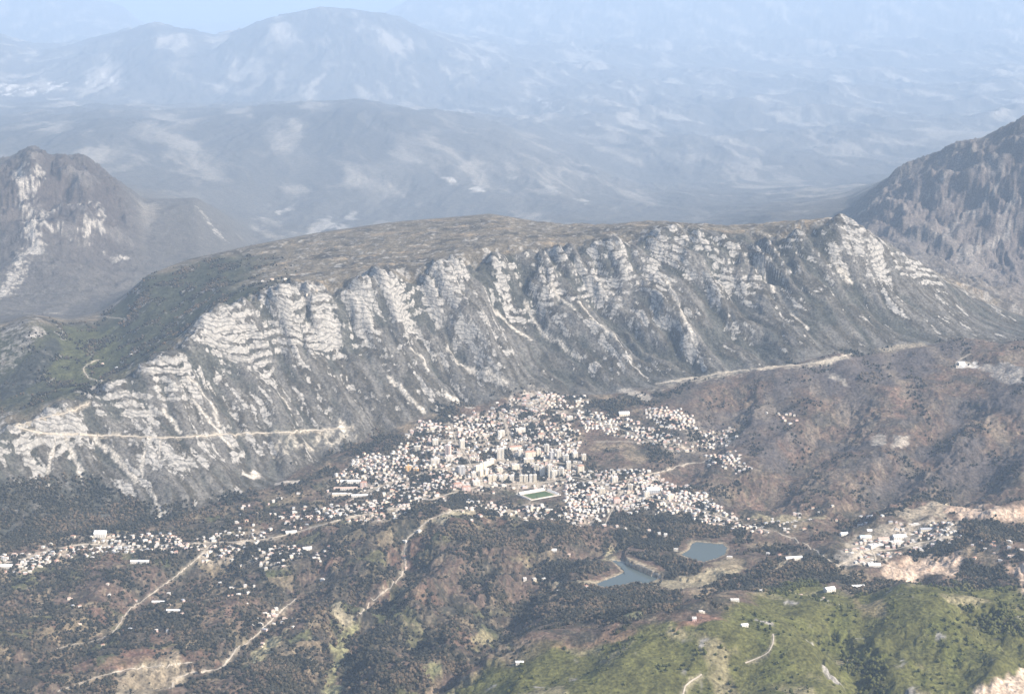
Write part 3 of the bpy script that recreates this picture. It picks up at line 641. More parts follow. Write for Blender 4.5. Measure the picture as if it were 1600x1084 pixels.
def terrain_mat():
    m, n, l, b = mat('land', rough=1.0); b.inputs['Specular IOR Level'].default_value = .05
    at = n.new('ShaderNodeAttribute'); at.attribute_name = 'tint'
    g = n.new('ShaderNodeNewGeometry')
    facs = []
    for sc, det, lo, hi in ((1/9.0, 3, .62, 1.38), (1/38.0, 4, .78, 1.22)):
        t = n.new('ShaderNodeTexNoise'); t.inputs['Scale'].default_value = sc; t.inputs['Detail'].default_value = det
        l.new(g.outputs['Position'], t.inputs['Vector'])
        r = n.new('ShaderNodeMapRange'); r.inputs[1].default_value = .32; r.inputs[2].default_value = .68; r.inputs[3].default_value = lo; r.inputs[4].default_value = hi
        l.new(t.outputs['Fac'], r.inputs[0]); facs.append((t, r))
    mu = math_node(n, 'MULTIPLY'); l.new(facs[0][1].outputs[0], mu.inputs[0]); l.new(facs[1][1].outputs[0], mu.inputs[1])
    # single bushes as dark spots
    vo = n.new('ShaderNodeTexVoronoi'); vo.inputs['Scale'].default_value = 1/7.5; l.new(g.outputs['Position'], vo.inputs['Vector'])
    r2 = n.new('ShaderNodeMapRange'); r2.inputs[1].default_value = .22; r2.inputs[2].default_value = .5; r2.inputs[3].default_value = .72; r2.inputs[4].default_value = 1.06
    l.new(vo.outputs['Distance'], r2.inputs[0])
    mu2 = math_node(n, 'MULTIPLY'); l.new(mu.outputs[0], mu2.inputs[0]); l.new(r2.outputs[0], mu2.inputs[1])
    vs = n.new('ShaderNodeVectorMath'); vs.operation = 'SCALE'; l.new(at.outputs['Color'], vs.inputs[0]); l.new(mu2.outputs[0], vs.inputs['Scale'])
    # limestone: crisp edged outcrops with thin dark bedding cracks
    nf = n.new('ShaderNodeTexNoise'); nf.inputs['Scale'].default_value = 1/11.0; nf.inputs['Detail'].default_value = 6; nf.inputs['Roughness'].default_value = .62; l.new(g.outputs['Position'], nf.inputs['Vector'])
    ad = math_node(n, 'MULTIPLY_ADD', b=.85); ad.inputs[2].default_value = -.425; l.new(nf.outputs['Fac'], ad.inputs[0])
    su = math_node(n, 'ADD'); l.new(ad.outputs[0], su.inputs[0]); l.new(at.outputs['Alpha'], su.inputs[1])
    rf = n.new('ShaderNodeMapRange'); rf.interpolation_type = 'SMOOTHSTEP'; rf.inputs[1].default_value = .20; rf.inputs[2].default_value = .46; l.new(su.outputs[0], rf.inputs[0])
    sx = n.new('ShaderNodeSeparateXYZ'); l.new(g.outputs['Position'], sx.inputs[0])
    nb = n.new('ShaderNodeTexNoise'); nb.inputs['Scale'].default_value = 1/150.0; nb.inputs['Detail'].default_value = 5; l.new(g.outputs['Position'], nb.inputs['Vector'])
    t1 = math_node(n, 'MULTIPLY_ADD', b=.13); l.new(sx.outputs[0], t1.inputs[0]); l.new(sx.outputs[2], t1.inputs[2])
    t2 = math_node(n, 'MULTIPLY_ADD', b=120.0); l.new(nb.outputs['Fac'], t2.inputs[0]); l.new(t1.outputs[0], t2.inputs[2])
    t2b = math_node(n, 'MULTIPLY_ADD', b=26.0); l.new(facs[1][0].outputs['Fac'], t2b.inputs[0]); l.new(t2.outputs[0], t2b.inputs[2])
    t3 = math_node(n, 'MULTIPLY', b=6.2832/16.0); l.new(t2b.outputs[0], t3.inputs[0])
    t4 = math_node(n, 'SINE'); l.new(t3.outputs[0], t4.inputs[0])
    ck = n.new('ShaderNodeMapRange'); ck.interpolation_type = 'SMOOTHSTEP'; ck.inputs[1].default_value = .45; ck.inputs[2].default_value = .95; ck.inputs[3].default_value = 1.0; ck.inputs[4].default_value = .55; l.new(t4.outputs[0], ck.inputs[0])
    rv_ = n.new('ShaderNodeMapRange'); rv_.inputs[1].default_value = .3; rv_.inputs[2].default_value = .7; rv_.inputs[3].default_value = .19; rv_.inputs[4].default_value = .42; l.new(nf.outputs['Fac'], rv_.inputs[0])
    rm2 = math_node(n, 'MULTIPLY'); l.new(ck.outputs[0], rm2.inputs[0]); l.new(rv_.outputs[0], rm2.inputs[1])
    rc_ = n.new('ShaderNodeVectorMath'); rc_.operation = 'SCALE'; rc_.inputs[0].default_value = (1.0, .955, .875); l.new(rm2.outputs[0], rc_.inputs['Scale'])
    mx = n.new('ShaderNodeMix'); mx.data_type = 'RGBA'; l.new(rf.outputs[0], mx.inputs['Factor']); l.new(vs.outputs[0], mx.inputs['A']); l.new(rc_.outputs[0], mx.inputs['B'])
    l.new(mx.outputs['Result'], b.inputs['Base Color'])
    bp = n.new('ShaderNodeBump'); bp.inputs['Strength'].default_value = .9; bp.inputs['Distance'].default_value = 5.0
    l.new(facs[0][0].outputs['Fac'], bp.inputs['Height']); l.new(bp.outputs[0], b.inputs['Normal'])
    return m
M_LAND = terrain_mat()
WALL = {'white': noisy('white plaster', (.72, .68, .61), .3, .1), 'cream': noisy('cream plaster', (.74, .66, .52), .3, .1), 'pale pink': noisy('pink plaster', (.70, .52, .46), .3, .1),
        'grey': noisy('grey render', (.42, .42, .43), .3, .12), 'orange': noisy('orange plaster', (.72, .42, .14), .3, .1)}
ROOF = {'terracotta': noisy('clay tiles', (.40, .24, .18), .5, .2), 'faded red': noisy('faded clay tiles', (.50, .38, .32), .5, .2), 'flat pale': noisy('concrete roof', (.62, .59, .55), .3, .15), 'grey': noisy('grey sheet roof', (.36, .37, .39), .3, .15),
        'white': noisy('white sheet roof', (.80, .80, .79), .3, .06), 'blue-white': noisy('blue sheet roof', (.58, .72, .78), .3, .06)}
M_WIN = noisy('dark window glass', (.05, .06, .07), 1.0, .2, .2, .5)
M_ROAD = noisy('pale gravel road', (.40, .355, .29), .12, .2, .95)
M_PITCH = noisy('pitch grass', (.075, .115, .045), .05, .2, .95)
M_SEAT = noisy('white concrete seating', (.74, .72, .68), .2, .1)
def water_mat():
    m, n, l, b = mat('lake water', rough=.18)
    b.inputs['Base Color'].default_value = (.075, .095, .09, 1); b.inputs['Specular IOR Level'].default_value = .5; b.inputs['IOR'].default_value = 1.33
    g = n.new('ShaderNodeNewGeometry'); t = n.new('ShaderNodeTexNoise'); t.inputs['Scale'].default_value = .25; t.inputs['Detail'].default_value = 3; l.new(g.outputs['Position'], t.inputs['Vector'])
    bp = n.new('ShaderNodeBump'); bp.inputs['Strength'].default_value = .25; bp.inputs['Distance'].default_value = .5
    l.new(t.outputs['Fac'], bp.inputs['Height']); l.new(bp.outputs[0], b.inputs['Normal']); return m
M_WATER = water_mat()
def tree_mat():
    m, n, l, b = mat('tree leaves', rough=.8)
    at = n.new('ShaderNodeAttribute'); at.attribute_type = 'INSTANCER'; at.attribute_name = 'leafiness'
    l.new(at.outputs['Color'], b.inputs['Base Color']); return m
M_TREE = tree_mat()

# ------------------------------------------------------------------ helpers for objects
def mesh_np(name, V, F, mats, attr=None, fm=None, smooth=False):
    V = np.asarray(V, np.float32); F = np.asarray(F, np.int32); k = F.shape[1]
    me = bpy.data.meshes.new(name)
    me.vertices.add(len(V)); me.vertices.foreach_set('co', V.ravel())
    me.loops.add(F.size); me.loops.foreach_set('vertex_index', F.ravel())
    me.polygons.add(len(F)); me.polygons.foreach_set('loop_start', np.arange(0, F.size, k, dtype=np.int32))
    for m in mats: me.materials.append(m)
    if fm is not None: me.polygons.foreach_set('material_index', np.asarray(fm, np.int32))
    me.polygons.foreach_set('use_smooth', np.full(len(F), smooth))
    me.update(calc_edges=True)
    if attr is not None:
        a = me.color_attributes.new('tint', 'FLOAT_COLOR', 'POINT')
        c = np.ascontiguousarray(attr, np.float32); a.data.foreach_set('color', c.ravel())
    return me
def put(name, me, parent=None, label=None, cat=None, group=None, kind=None, loc=None, rz=0.0, scale=None):
    o = bpy.data.objects.new(name, me); COL.objects.link(o)
    if parent is not None: o.parent = parent
    if loc is not None: o.location = loc
    o.rotation_euler = (0, 0, rz)
    if scale is not None: o.scale = scale
    for k, v in (('label', label), ('category', cat), ('group', group), ('kind', kind)):
        if v: o[k] = v
    return o

# ------------------------------------------------------------------ the land as named pieces of the setting
reg = np.zeros((NR, NS), np.int32)
reg[(Y2 < LYg(3)) & (grn > .4)] = 1
reg[(tf > 0) & (Y2 <= LYg(IRIM)+120)] = 2
reg[(Y2 > LYg(IRIM)+120)] = 5
sidem = (Y2 > LYg(IRIM)+120) & (Y2 < LYg(12)+500)
reg[sidem & (S2 < -.135)] = 3
reg[sidem & (S2 > .165)] = 4
INFO = {0: ('valley_ground', 'brown scrubby valley floor with fields around the town'), 1: ('green_hill', 'green scrub-covered hill filling the lower right foreground'),
        2: ('limestone_ridge', 'long pale limestone ridge with layered cliffs behind the town'), 3: ('scree_mountain', 'dark mountain with white scree behind the ridge, left edge'),
        4: ('hazy_mountain', 'bluish steep mountain slope rising at the right edge'), 5: ('far_mountains', 'blue hazy hills and mountains beyond the ridge')}
XYZ = np.stack([X2, Y2, Zg], -1).reshape(-1, 3)
TV = np.concatenate([np.clip(TINT, .01, .85), RKA[..., None]], -1).reshape(-1, 4)
idx = np.arange(NR*NS).reshape(NR, NS)
Q = np.stack([idx[:-1, :-1], idx[:-1, 1:], idx[1:, 1:], idx[1:, :-1]], -1).reshape(-1, 4)
qr_ = reg[:-1, :-1].ravel()
for r, (nm, lab) in INFO.items():
    F = Q[qr_ == r]
    u, inv = np.unique(F, return_inverse=True)
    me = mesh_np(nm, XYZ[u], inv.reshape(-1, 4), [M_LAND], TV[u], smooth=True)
    put(nm, me, label=lab, kind='structure')

# lakes
for k, L in enumerate(LAKES):
    xy = L['xy']; c = xy.mean(0)
    big = catmull(np.vstack([xy, xy[:1]]), 9)[:-1]
    big = c+(big-c)*1.0
    d = big-c; big = big+d/np.linalg.norm(d, axis=1)[:, None]*1.5
    n = len(big)
    V = np.vstack([[[c[0], c[1], L['level']]], np.c_[big, np.full(n, L['level'])]])
    F = [[0, 1+i, 1+(i+1) % n] for i in range(n)]
    put('lake_water', mesh_np('lake_water', V, F, [M_WATER]), kind='structure', label=('narrow blue-green reservoir with bare banks, nearer the viewer', 'small blue reservoir below the town, farther and wider of the two')[k])

# roads draped on the land
for (lab, pl, w, sp), P in zip(ROADS, road_lines):
    t = np.gradient(P, axis=0); t /= np.linalg.norm(t, axis=1)[:, None]+1e-9
    nrm = np.stack([-t[:, 1], t[:, 0]], 1); V = []
    offs = [-.5, -.17, .17, .5]
    for o in offs:
        q = P+nrm*w*.55*o
        V.append(np.c_[q, H(q[:, 0], q[:, 1])+.9])
    V = np.stack(V, 1); n = len(P); k = len(offs)
    ii = np.arange(n*k).reshape(n, k)
    F = np.stack([ii[:-1, :-1], ii[1:, :-1], ii[1:, 1:], ii[:-1, 1:]], -1).reshape(-1, 4)[:, ::-1]
    put('road', mesh_np('road', V.reshape(-1, 3), F, [M_ROAD], smooth=True), kind='structure', label=lab)

# ------------------------------------------------------------------ building meshes (unit parts, scaled per building)
def boxes(L):
    V, F = [], []
    for (x0, y0, z0, x1, y1, z1) in L:
        b = len(V)
        V += [(x0,y0,z0),(x1,y0,z0),(x1,y1,z0),(x0,y1,z0),(x0,y0,z1),(x1,y0,z1),(x1,y1,z1),(x0,y1,z1)]
        F += [(b,b+3,b+2,b+1),(b+4,b+5,b+6,b+7),(b,b+1,b+5,b+4),(b+1,b+2,b+6,b+5),(b+2,b+3,b+7,b+6),(b+3,b,b+4,b+7)]
    return V, F
_cache = {}
def cached(key, fn):
    if key not in _cache: _cache[key] = fn()
    return _cache[key]
def walls_mesh(w, d, h, wing, m, key):
    def f():
        L = [(-w/2, -d/2, -4, w/2, d/2, h)]
        if wing: L.append((w/2-.02, -d/2+.4, -4, w/2+w*.45, d*.15, h*.7))
        V, F = boxes(L); return mesh_np('walls', V, F, [m])
    return cached(('w', key), f)
def roof_geom(w, d, h, style, wing):
    if style == 'flat':
        L = [(-w/2-.3, -d/2-.3, h+.003, w/2+.3, d/2+.3, h+.5), (-w*.18, -d*.2, h+.5, w*.12, d*.1, h+2.2)]
        if wing: L.append((w/2+.303, -d/2+.2, h*.7+.003, w/2+w*.45+.2, d*.15+.2, h*.7+.4))
        return boxes(L)
    o = .6; x, y = w/2+o, d/2+o; rh = d*.26; r = (max(w-d, 1.0)/2 if style == 'hip' else x)
    V = [(-x,-y,h),(x,-y,h),(x,y,h),(-x,y,h),(-r,0,h+rh),(r,0,h+rh)]
    F = [(0,1,5,4),(2,3,4,5),(1,2,5,5),(3,0,4,4),(3,2,1,0)]
    if wing:
        b = len(V); x0, x1, y0, y1 = w/2, w/2+w*.45+.5, -d/2-.1, d*.15+.5; hw = h*.7
        V += [(x0,y0,hw),(x1,y0,hw),(x1,y1,hw),(x0,y1,hw),(x0,(y0+y1)/2,hw+1.6),(x1-2,(y0+y1)/2,hw+1.6)]
        F += [(b,b+1,b+5,b+4),(b+2,b+3,b+4,b+5),(b+1,b+2,b+5,b+5),(b+3,b,b+4,b+4),(b+3,b+2,b+1,b)]
    return V, F
def poly_mesh(name, V, F, mats):
    me = bpy.data.meshes.new(name); me.from_pydata([tuple(map(float, v)) for v in V], [], [tuple(dict.fromkeys(f)) for f in F])
    for m in mats: me.materials.append(m)
    me.update(); return me
def window_geom(w, d, h, storey=3.0, pitch=3.2, win=1.3):
    L = []
    for fl_ in range(int(h//storey)):
        z0 = fl_*storey+.9; z1 = z0+1.4
        n = max(1, int(w//pitch))
        for i in range(n):
            x = -w/2+(i+.5)*w/n
            L.append((x-win/2, -d/2-.06, z0, x+win/2, -d/2+.1, z1)); L.append((x-win/2, d/2-.1, z0, x+win/2, d/2+.06, z1))
        n = max(1, int(d//pitch))
        for i in range(n):
            y = -d/2+(i+.5)*d/n
            L.append((-w/2-.06, y-win/2, z0, -w/2+.1, y+win/2, z1)); L.append((w/2-.1, y-win/2, z0, w/2+.06, y+win/2, z1))
    return boxes(L)

SHAPES = [(10, 8, 5.2, False), (12, 9, 6.0, False), (10, 9, 7.0, False), (11, 8, 5.0, True), (15, 9, 5.5, False), (12, 10, 7.0, True)]
WC = ['white', 'white', 'cream', 'white', 'pale pink', 'cream']; RC = ['terracotta', 'faded red', 'flat pale', 'flat pale', 'flat pale', 'faded red', 'flat pale', 'flat pale', 'grey']
HOUSES = []
taken = []
def free(p, r):
    for q in taken:
        if abs(q[0]-p[0]) < r+q[2] and abs(q[1]-p[1]) < r+q[2]: return False
    return True
# multi-storey blocks picked out by hand: (px, py of the foot, width, depth, height, turn, wall, roof)
BLOCKS = [
 (700,712,17,15,34,-.3,'pale pink','flat pale'),(722,699,15,13,26,.2,'white','flat pale'),(782,716,22,15,32,.05,'white','flat pale'),(702,721,20,13,20,.1,'white','flat pale'),(813,714,15,12,26,.15,'white','flat pale'),
 (828,714,34,13,19,.35,'cream','terracotta'),(841,711,15,13,21,.2,'cream','flat pale'),(854,706,14,12,24,-.2,'white','flat pale'),(873,717,14,13,29,.1,'white','flat pale'),(862,716,14,12,21,.3,'grey','flat pale'),
 (884,720,17,13,19,-.2,'white','flat pale'),(898,714,16,13,17,.3,'white','flat pale'),(912,719,14,12,19,.1,'cream','flat pale'),(859,744,13,13,38,.1,'white','flat pale'),(838,735,16,13,19,-.1,'cream','flat pale'),
 (847,741,14,14,24,.2,'white','flat pale'),(866,744,17,12,19,.15,'white','flat pale'),(877,742,14,13,22,-.2,'white','flat pale'),(888,732,14,13,23,.1,'white','flat pale'),(907,736,20,13,18,.3,'cream','terracotta'),
 (721,740,20,16,24,.25,'grey','flat pale'),(745,735,9,22,15,-.5,'cream','flat pale'),(751,732.5,9,22,15,-.5,'cream','flat pale'),(756.5,730,9,22,15,-.5,'cream','flat pale'),(762,727.5,9,22,15,-.5,'cream','flat pale'),(767.5,724,9,22,15,-.5,'cream','flat pale'),
 (751,743,9,20,16,-.45,'cream','flat pale'),(759,740.5,9,20,16,-.45,'cream','flat pale'),(740,745,14,12,16,.2,'white','flat pale'),(765.5,751,11,14,17,.1,'cream','flat pale'),(772.5,750,11,14,17,.1,'cream','flat pale'),(783,751.5,13,14,17,.1,'white','flat pale'),
 (790,750,11,14,18,.1,'cream','flat pale'),(799.5,751,14,14,17,.05,'white','flat pale'),(814.5,751,10,14,18,0,'cream','flat pale'),(821.5,751,13,14,18,0,'cream','flat pale'),(829.5,751,9,14,19,0,'white','flat pale'),(836,751,10,14,20,0,'cream','flat pale'),
 (780,738,16,12,16,.3,'cream','flat pale'),(805,733,24,12,16,.4,'cream','flat pale'),(638,735,17,12,17,.2,'orange','flat pale'),(650,737,15,12,12,-.2,'orange','flat pale'),(698,719,0,0,0,0,'white','x'),(680,694,18,14,17,.2,'white','flat pale'),
 (652,704,18,12,15,-.1,'cream','flat pale'),(680,723,26,12,14,.1,'white','flat pale'),(783,680,22,12,16,.3,'white','flat pale'),(813,675,32,12,14,.3,'white','flat pale'),(845,683,20,12,12,.2,'cream','terracotta'),(805,702,44,12,12,.42,'white','terracotta'),
 (826,721,30,20,12,.1,'cream','flat pale'),(568,760,20,12,15,.1,'pale pink','terracotta'),(960,752,18,12,16,.3,'white','flat pale'),(985,765,14,13,17,-.2,'cream','flat pale'),(1010,775,16,12,15,.3,'white','flat pale'),(940,770,18,12,15,.1,'cream','flat pale'),
 (920,780,16,12,14,-.3,'white','terracotta'),(963,785,18,12,14,.3,'pale pink','terracotta'),(1046,778,22,14,12,.5,'cream','flat pale'),(715,760,26,12,12,.35,'pale pink','terracotta'),(728,765,26,12,12,.35,'pale pink','terracotta'),(744,757,22,12,14,.3,'white','flat pale'),
 (890,655,20,12,11,.2,'white','flat pale'),(950,668,22,12,12,-.4,'cream','flat pale'),
]
# long low halls: (px, py, length, depth, height, turn, wall, roof, label)
HALLS = [
 (535,773,60,16,7,.05,'cream','flat pale','long cream hall at the left end of the town, lowest of three'), (540,764,70,14,8,.08,'white','faded red','long red-roofed hall behind the long cream hall'), (548,754,60,14,8,.05,'white','white','long white-roofed hall, rearmost of the three at the town end'),
 (562,775,48,10,5,.05,'white','white','thin white shed beside the long cream hall'), (157,836,32,26,11,0,'white','white','big bright white cube of a building above the roadside village'), (212,879,26,12,6,.05,'white','white','white shed alone below the village, first of two'),
 (226,879,24,12,6,-.05,'white','white','white shed alone below the village, second of two'), (248,941,34,9,4,0,'white','white','thin white greenhouse shed in the dark valley, upper one'), (271,953,34,9,4,0,'white','white','thin white greenhouse shed in the dark valley, lower one'),
 (1240,874,44,12,6,.2,'white','white','long white barn on the bare field below the far lake'), (1336,916,44,10,5,.1,'white','white','thin white shed under the wood below the quarry'), (1296,923,24,16,8,.4,'white','white','white barn on the edge of the green hill wood'),
 (1020,768,36,26,9,.1,'grey','blue-white','blue-white roofed hall on the right side of the town'), (975,648,34,22,8,.1,'cream','white','pale hall above the upper right quarter of town'), (1372,824,60,14,7,.05,'white','white','long white shed at the upper edge of the quarry settlement'),
 (1412,835,56,18,8,.05,'white','white','large white shed in the middle of the quarry settlement'), (1400,850,40,16,8,.3,'white','flat pale','pale shed beside the main street of the quarry settlement'), (1368,851,38,18,7,.4,'white','flat pale','pale shed at the near corner of the quarry settlement'),
 (1352,840,30,14,7,.1,'white','blue-white','blue-white shed on the left rim of the quarry settlement'), (1432,817,46,14,7,0,'white','flat pale','pale shed below the upper quarry'), (1448,828,36,14,6,.1,'cream','grey','grey-roofed shed right of the large white shed'),
 (1366,884,30,16,7,.0,'white','white','white shed left of the cut quarry face'), (1380,843,30,14,6,.2,'white','faded red','red-roofed shed in the quarry settlement'), (1320,834,26,12,6,.3,'white','white','white shed outside the quarry settlement, towards the town'),
 (1180,808,44,12,5,0,'cream','faded red','long low building on the pale field right of the town'), (1502,569,22,14,7,.2,'white','white','white building inside the looping road on the far hillside'),
 (480,858,24,12,6,.3,'white','white','white shed on the slope below the left town end'), (455,833,30,12,6,.2,'white','white','white shed beside the village street near the town'), (865,858,16,10,6,0,'white','white','lone bright house on the hill below the stadium'),
 (10,885,30,14,7,0,'white','white','white shed at the left edge below the village'), (1148,938,18,10,5,0,'white','flat pale','pale farmhouse on the reddish field by the green hill'), (1163,978,14,9,5,.3,'white','white','lone white hut on the crest of the green hill'), (812,1035,16,9,5,0,'white','white','lone white hut low on the green hill')]
for b in BLOCKS+HALLS:
    if b[2] == 0: continue
    p = hit(b[0], b[1]); taken.append((p[0], p[1], max(b[2], b[3])*.55))
taken.append((STX, STY, 62))
SINGLES = [(944,822),(964,823),(977,824),(996,827),(1014,829),(1030,834),(1040,836),(889,868),(1056,860),(1085,968),(723,800),(750,806),(736,812),(783,805),(820,810),(822,815),(655,830),(1185,888),(1200,866),(1218,868),(820,905),(835,905),(850,905),(633,845),(632,870),(634,885),(505,905),(515,855),(1140,872),(410,440),(425,438),(445,437),(480,452),(495,452),(182,575),(205,555),(160,570)]
for p in SINGLES:
    q = hit(*p); HOUSES.append((q, random.choice([0, 1, 4]), .95)); taken.append((q[0], q[1], 8))
for (pl, n), m in zip(CLUSTER, CM):
    P = np.array([hit(*p)[:2] for p in pl]); lo, hi = P.min(0), P.max(0); c = 0; tries = 0
    n = int(n*1.45)
    while c < n and tries < n*30:
        tries += 1
        x, y = rng.uniform(lo[0], hi[0]), rng.uniform(lo[1], hi[1])
        if rng.random() > float(grid_sample(m, x, y)): continue
        gap = float(grid_sample(gapg, x, y))
        if gap > .17 and rng.random() < .85: continue
        if float(grid_sample(streetm, x, y)) > .3: continue
        if float(grid_sample(lakem, x, y)) > .02 or float(grid_sample(shore, x, y)) > .02 or float(grid_sample(quarry, x, y)) > .3: continue
        if not free((x, y), 5.0): continue
        q = np.array([x, y, float(H(x, y))]); sc = rng.uniform(.56, .92)
        HOUSES.append((q, int(rng.integers(0, len(SHAPES))), sc)); taken.append((x, y, 5.0)); c += 1
def base_z(x, y, r):
    return min(float(H(x+a*r, y+b*r)) for a, b in ((0,0),(1,0),(-1,0),(0,1),(0,-1)))
def style_of(rc, shape): return 'flat' if rc in ('flat pale', 'white', 'blue-white') else ('hip' if shape[0] < 16 else 'gable')
# which houses show largest
order = sorted(range(len(HOUSES)), key=lambda k: -SHAPES[HOUSES[k][1]][0]*SHAPES[HOUSES[k][1]][2]**.5*HOUSES[k][2]/HOUSES[k][0][1] - (10 if k < len(SINGLES) else 0))
singles = order[:300]; rest = order[300:]
MARKS = [('the stadium', 842, 773), ('the row of cream slabs', 756, 730), ('the tallest white tower', 859, 735), ('the orange block', 640, 730), ('the big white village cube', 157, 838), ('the farther lake', 1105, 860),
 ('the nearer lake', 990, 897), ('the long cream hall', 535, 773), ('the quarry settlement sheds', 1410, 838), ('the blue-white hall', 1020, 768), ('the pale scree fan', 718, 628), ('the pair of white sheds', 219, 879), ('the greenhouse sheds', 260, 947),
 ('the looping far road', 1508, 568), ('the hairpin track', 140, 580), ('the pale rock terraces', 825, 625), ('the green hill hut', 1163, 978), ('the street shed', 455, 833), ('the hill track', 634, 860), ('the upper hall', 975, 648), ('the long low field building', 1180, 808)]
ORD = ['first', 'second', 'third', 'fourth', 'fifth', 'sixth', 'seventh', 'eighth', 'ninth', 'tenth', 'eleventh', 'twelfth', 'thirteenth', 'fourteenth', 'fifteenth', 'sixteenth', 'seventeenth', 'eighteenth', 'nineteenth', 'twentieth']
def relation(px, py):
    k = min(range(len(MARKS)), key=lambda i: math.hypot(px-MARKS[i][1], 1.6*(py-MARKS[i][2])))
    nm, mx, my = MARKS[k]; dx, dy = px-mx, 1.6*(py-my)
    d = ('right of' if dx > 0 else 'left of') if abs(dx) > abs(dy) else ('below' if dy > 0 else 'above')
    return d+' '+nm, math.hypot(dx, dy)
rooftext = {'terracotta': 'with terracotta roof', 'faded red': 'with faded red roof', 'flat pale': 'with flat pale roof', 'grey': 'with grey roof', 'white': 'with white roof', 'blue-white': 'with blue-white roof'}
def number_labels(recs):
    """recs: (object, look, px, py); the label says the look, the landmark and the count outward from it."""
    by = {}
    for o, look, px, py in recs:
        rel, d = relation(px, py); by.setdefault((look, rel), []).append((d, o))
    for (look, rel), L in by.items():
        L.sort(key=lambda t: t[0])
        for i, (d, o) in enumerate(L):
            o['label'] = f'{look}, {rel}' if len(L) == 1 else f'{look}, {ORD[min(i, 19)]} such {rel}'
recs = []
def spec(k):
    q, si, sc = HOUSES[k]; r = random.Random(k*13+5)
    return q, si, sc, r.choice(WC), r.choice(RC), float(1.6*fbm(np.array([q[0]/260.]), np.array([q[1]/330.]), 2, 777)[0])+.15+r.uniform(-.08, .08)+r.choice([0, math.pi/2])
for k in singles:
    q, si, sc, wc, rc, rz = spec(k); w, d, h, wing = SHAPES[si]; st = style_of(rc, SHAPES[si])
    z = base_z(q[0], q[1], 5)
    root = put('house', None, cat='house', group='houses of the town and villages', loc=(q[0], q[1], z+.5), rz=rz, scale=(sc, sc, sc))
    root.empty_display_size = 5
    put('walls', walls_mesh(w, d, h, wing, WALL[wc], (si, wc)), root)
    put('roof', cached(('r', si, rc), lambda: poly_mesh('roof', *roof_geom(w, d, h, st, wing), [ROOF[rc]])), root)
    put('windows', cached(('n', si), lambda: mesh_np('windows', *window_geom(w, d, h), [M_WIN])), root, kind='stuff')
    px, py = project((q[0], q[1], z+4)); recs.append((root, f'{wc} house {rooftext[rc]}', px, py))
number_labels(recs)
# the rest of the houses, past the count that can be told apart
V, F, FM = [], [], []
mlist = list(WALL.values())+list(ROOF.values()); mi = {id(m): i for i, m in enumerate(mlist)}
for k in rest:
    q, si, sc, wc, rc, rz = spec(k); w, d, h, wing = SHAPES[si]; st = style_of(rc, SHAPES[si])
    z = base_z(q[0], q[1], 5)+.5; c, s = math.cos(rz), math.sin(rz)
    L = [(-w/2, -d/2, -4, w/2, d/2, h)]
    if wing: L.append((w/2-.02, -d/2+.4, -4, w/2+w*.45, d*.15, h*.7))
    for (VV, FF), m in ((boxes(L), WALL[wc]), (roof_geom(w, d, h, st, wing), ROOF[rc])):
        b = len(V)
        V += [(q[0]+sc*(x*c-y*s), q[1]+sc*(x*s+y*c), z+sc*zz) for x, y, zz in VV]
        F += [tuple(b+i for i in dict.fromkeys(f)) for f in FF]; FM += [mi[id(m)]]*len(FF)
me = poly_mesh('distant_houses', V, F, mlist); me.polygons.foreach_set('material_index', np.array(FM, np.int32))
put('distant_houses', me, label='mass of small pale houses spread through the town', kind='stuff')

# blocks of flats: walls, roof slab, stair head, balcony stacks, windows
recs = []
for b in BLOCKS:
    px, py, w, d, h, rz, wc, rc = b
    if w == 0: continue
    q = hit(px, py); z = base_z(q[0], q[1], w*.4)
    root = put('apartment_block', None, cat='apartment block', group='blocks of flats in the town', loc=(q[0], q[1], z+.3), rz=rz)
    put('walls', mesh_np('walls', *boxes([(-w/2, -d/2, -5, w/2, d/2, h)]), [WALL[wc]]), root)
    if rc == 'terracotta':
        put('roof', poly_mesh('roof', *roof_geom(w, d, h, 'hip', False), [ROOF[rc]]), root)
    else:
        rf = put('roof', mesh_np('roof', *boxes([(-w/2-.4, -d/2-.4, h+.003, w/2+.4, d/2+.4, h+.8)]), [ROOF[rc]]), root)
        put('stair_head', mesh_np('stair_head', *boxes([(-w*.12, -d*.25, h+.8, w*.16, d*.15, h+3.4)]), [WALL[wc]]), rf)
    put('windows', mesh_np('windows', *window_geom(w, d, h), [M_WIN]), root, kind='stuff')
    for sx in (-.27, .27):
        bw = w*.2
        if w > 11:
            put('balcony_stack', mesh_np('balcony_stack', *boxes([(sx*w-bw/2, -d/2-1.3, f*3.0+2.85, sx*w+bw/2, -d/2+.05, f*3.0+3.9) for f in range(max(1, int(h//3)-1))]), [WALL['white' if wc != 'white' else 'cream']]), root)
    X, Y_ = project((q[0], q[1], z+h/2)); kind = ('tower block' if h > 22 else 'apartment block') if w < 24 else 'long apartment block'
    if (w, d) == (9, 22): kind = 'narrow slab block'
    recs.append((root, f'{wc} flat-roofed {kind}' if rc == 'flat pale' else f'{wc} {kind} {rooftext[rc]}', X, Y_))
number_labels(recs)
for (px, py, w, d, h, rz, wc, rc, lab) in HALLS:
    q = hit(px, py); z = base_z(q[0], q[1], w*.4)
    root = put('shed' if h < 8 else 'hall', None, label=lab, cat='shed' if h < 8 else 'hall', loc=(q[0], q[1], z+.5), rz=rz)
    put('walls', mesh_np('walls', *boxes([(-w/2, -d/2, -6, w/2, d/2, h)]), [WALL[wc]]), root)
    st = 'flat' if rc == 'flat pale' else 'gable'
    V, F = roof_geom(w, d*.999, h, st, False)
    put('roof', poly_mesh('roof', V, F, [ROOF[rc]]), root)
    put('windows', mesh_np('windows', *window_geom(w, d, h, 4.0, 6.0, 2.0), [M_WIN]), root, kind='stuff')
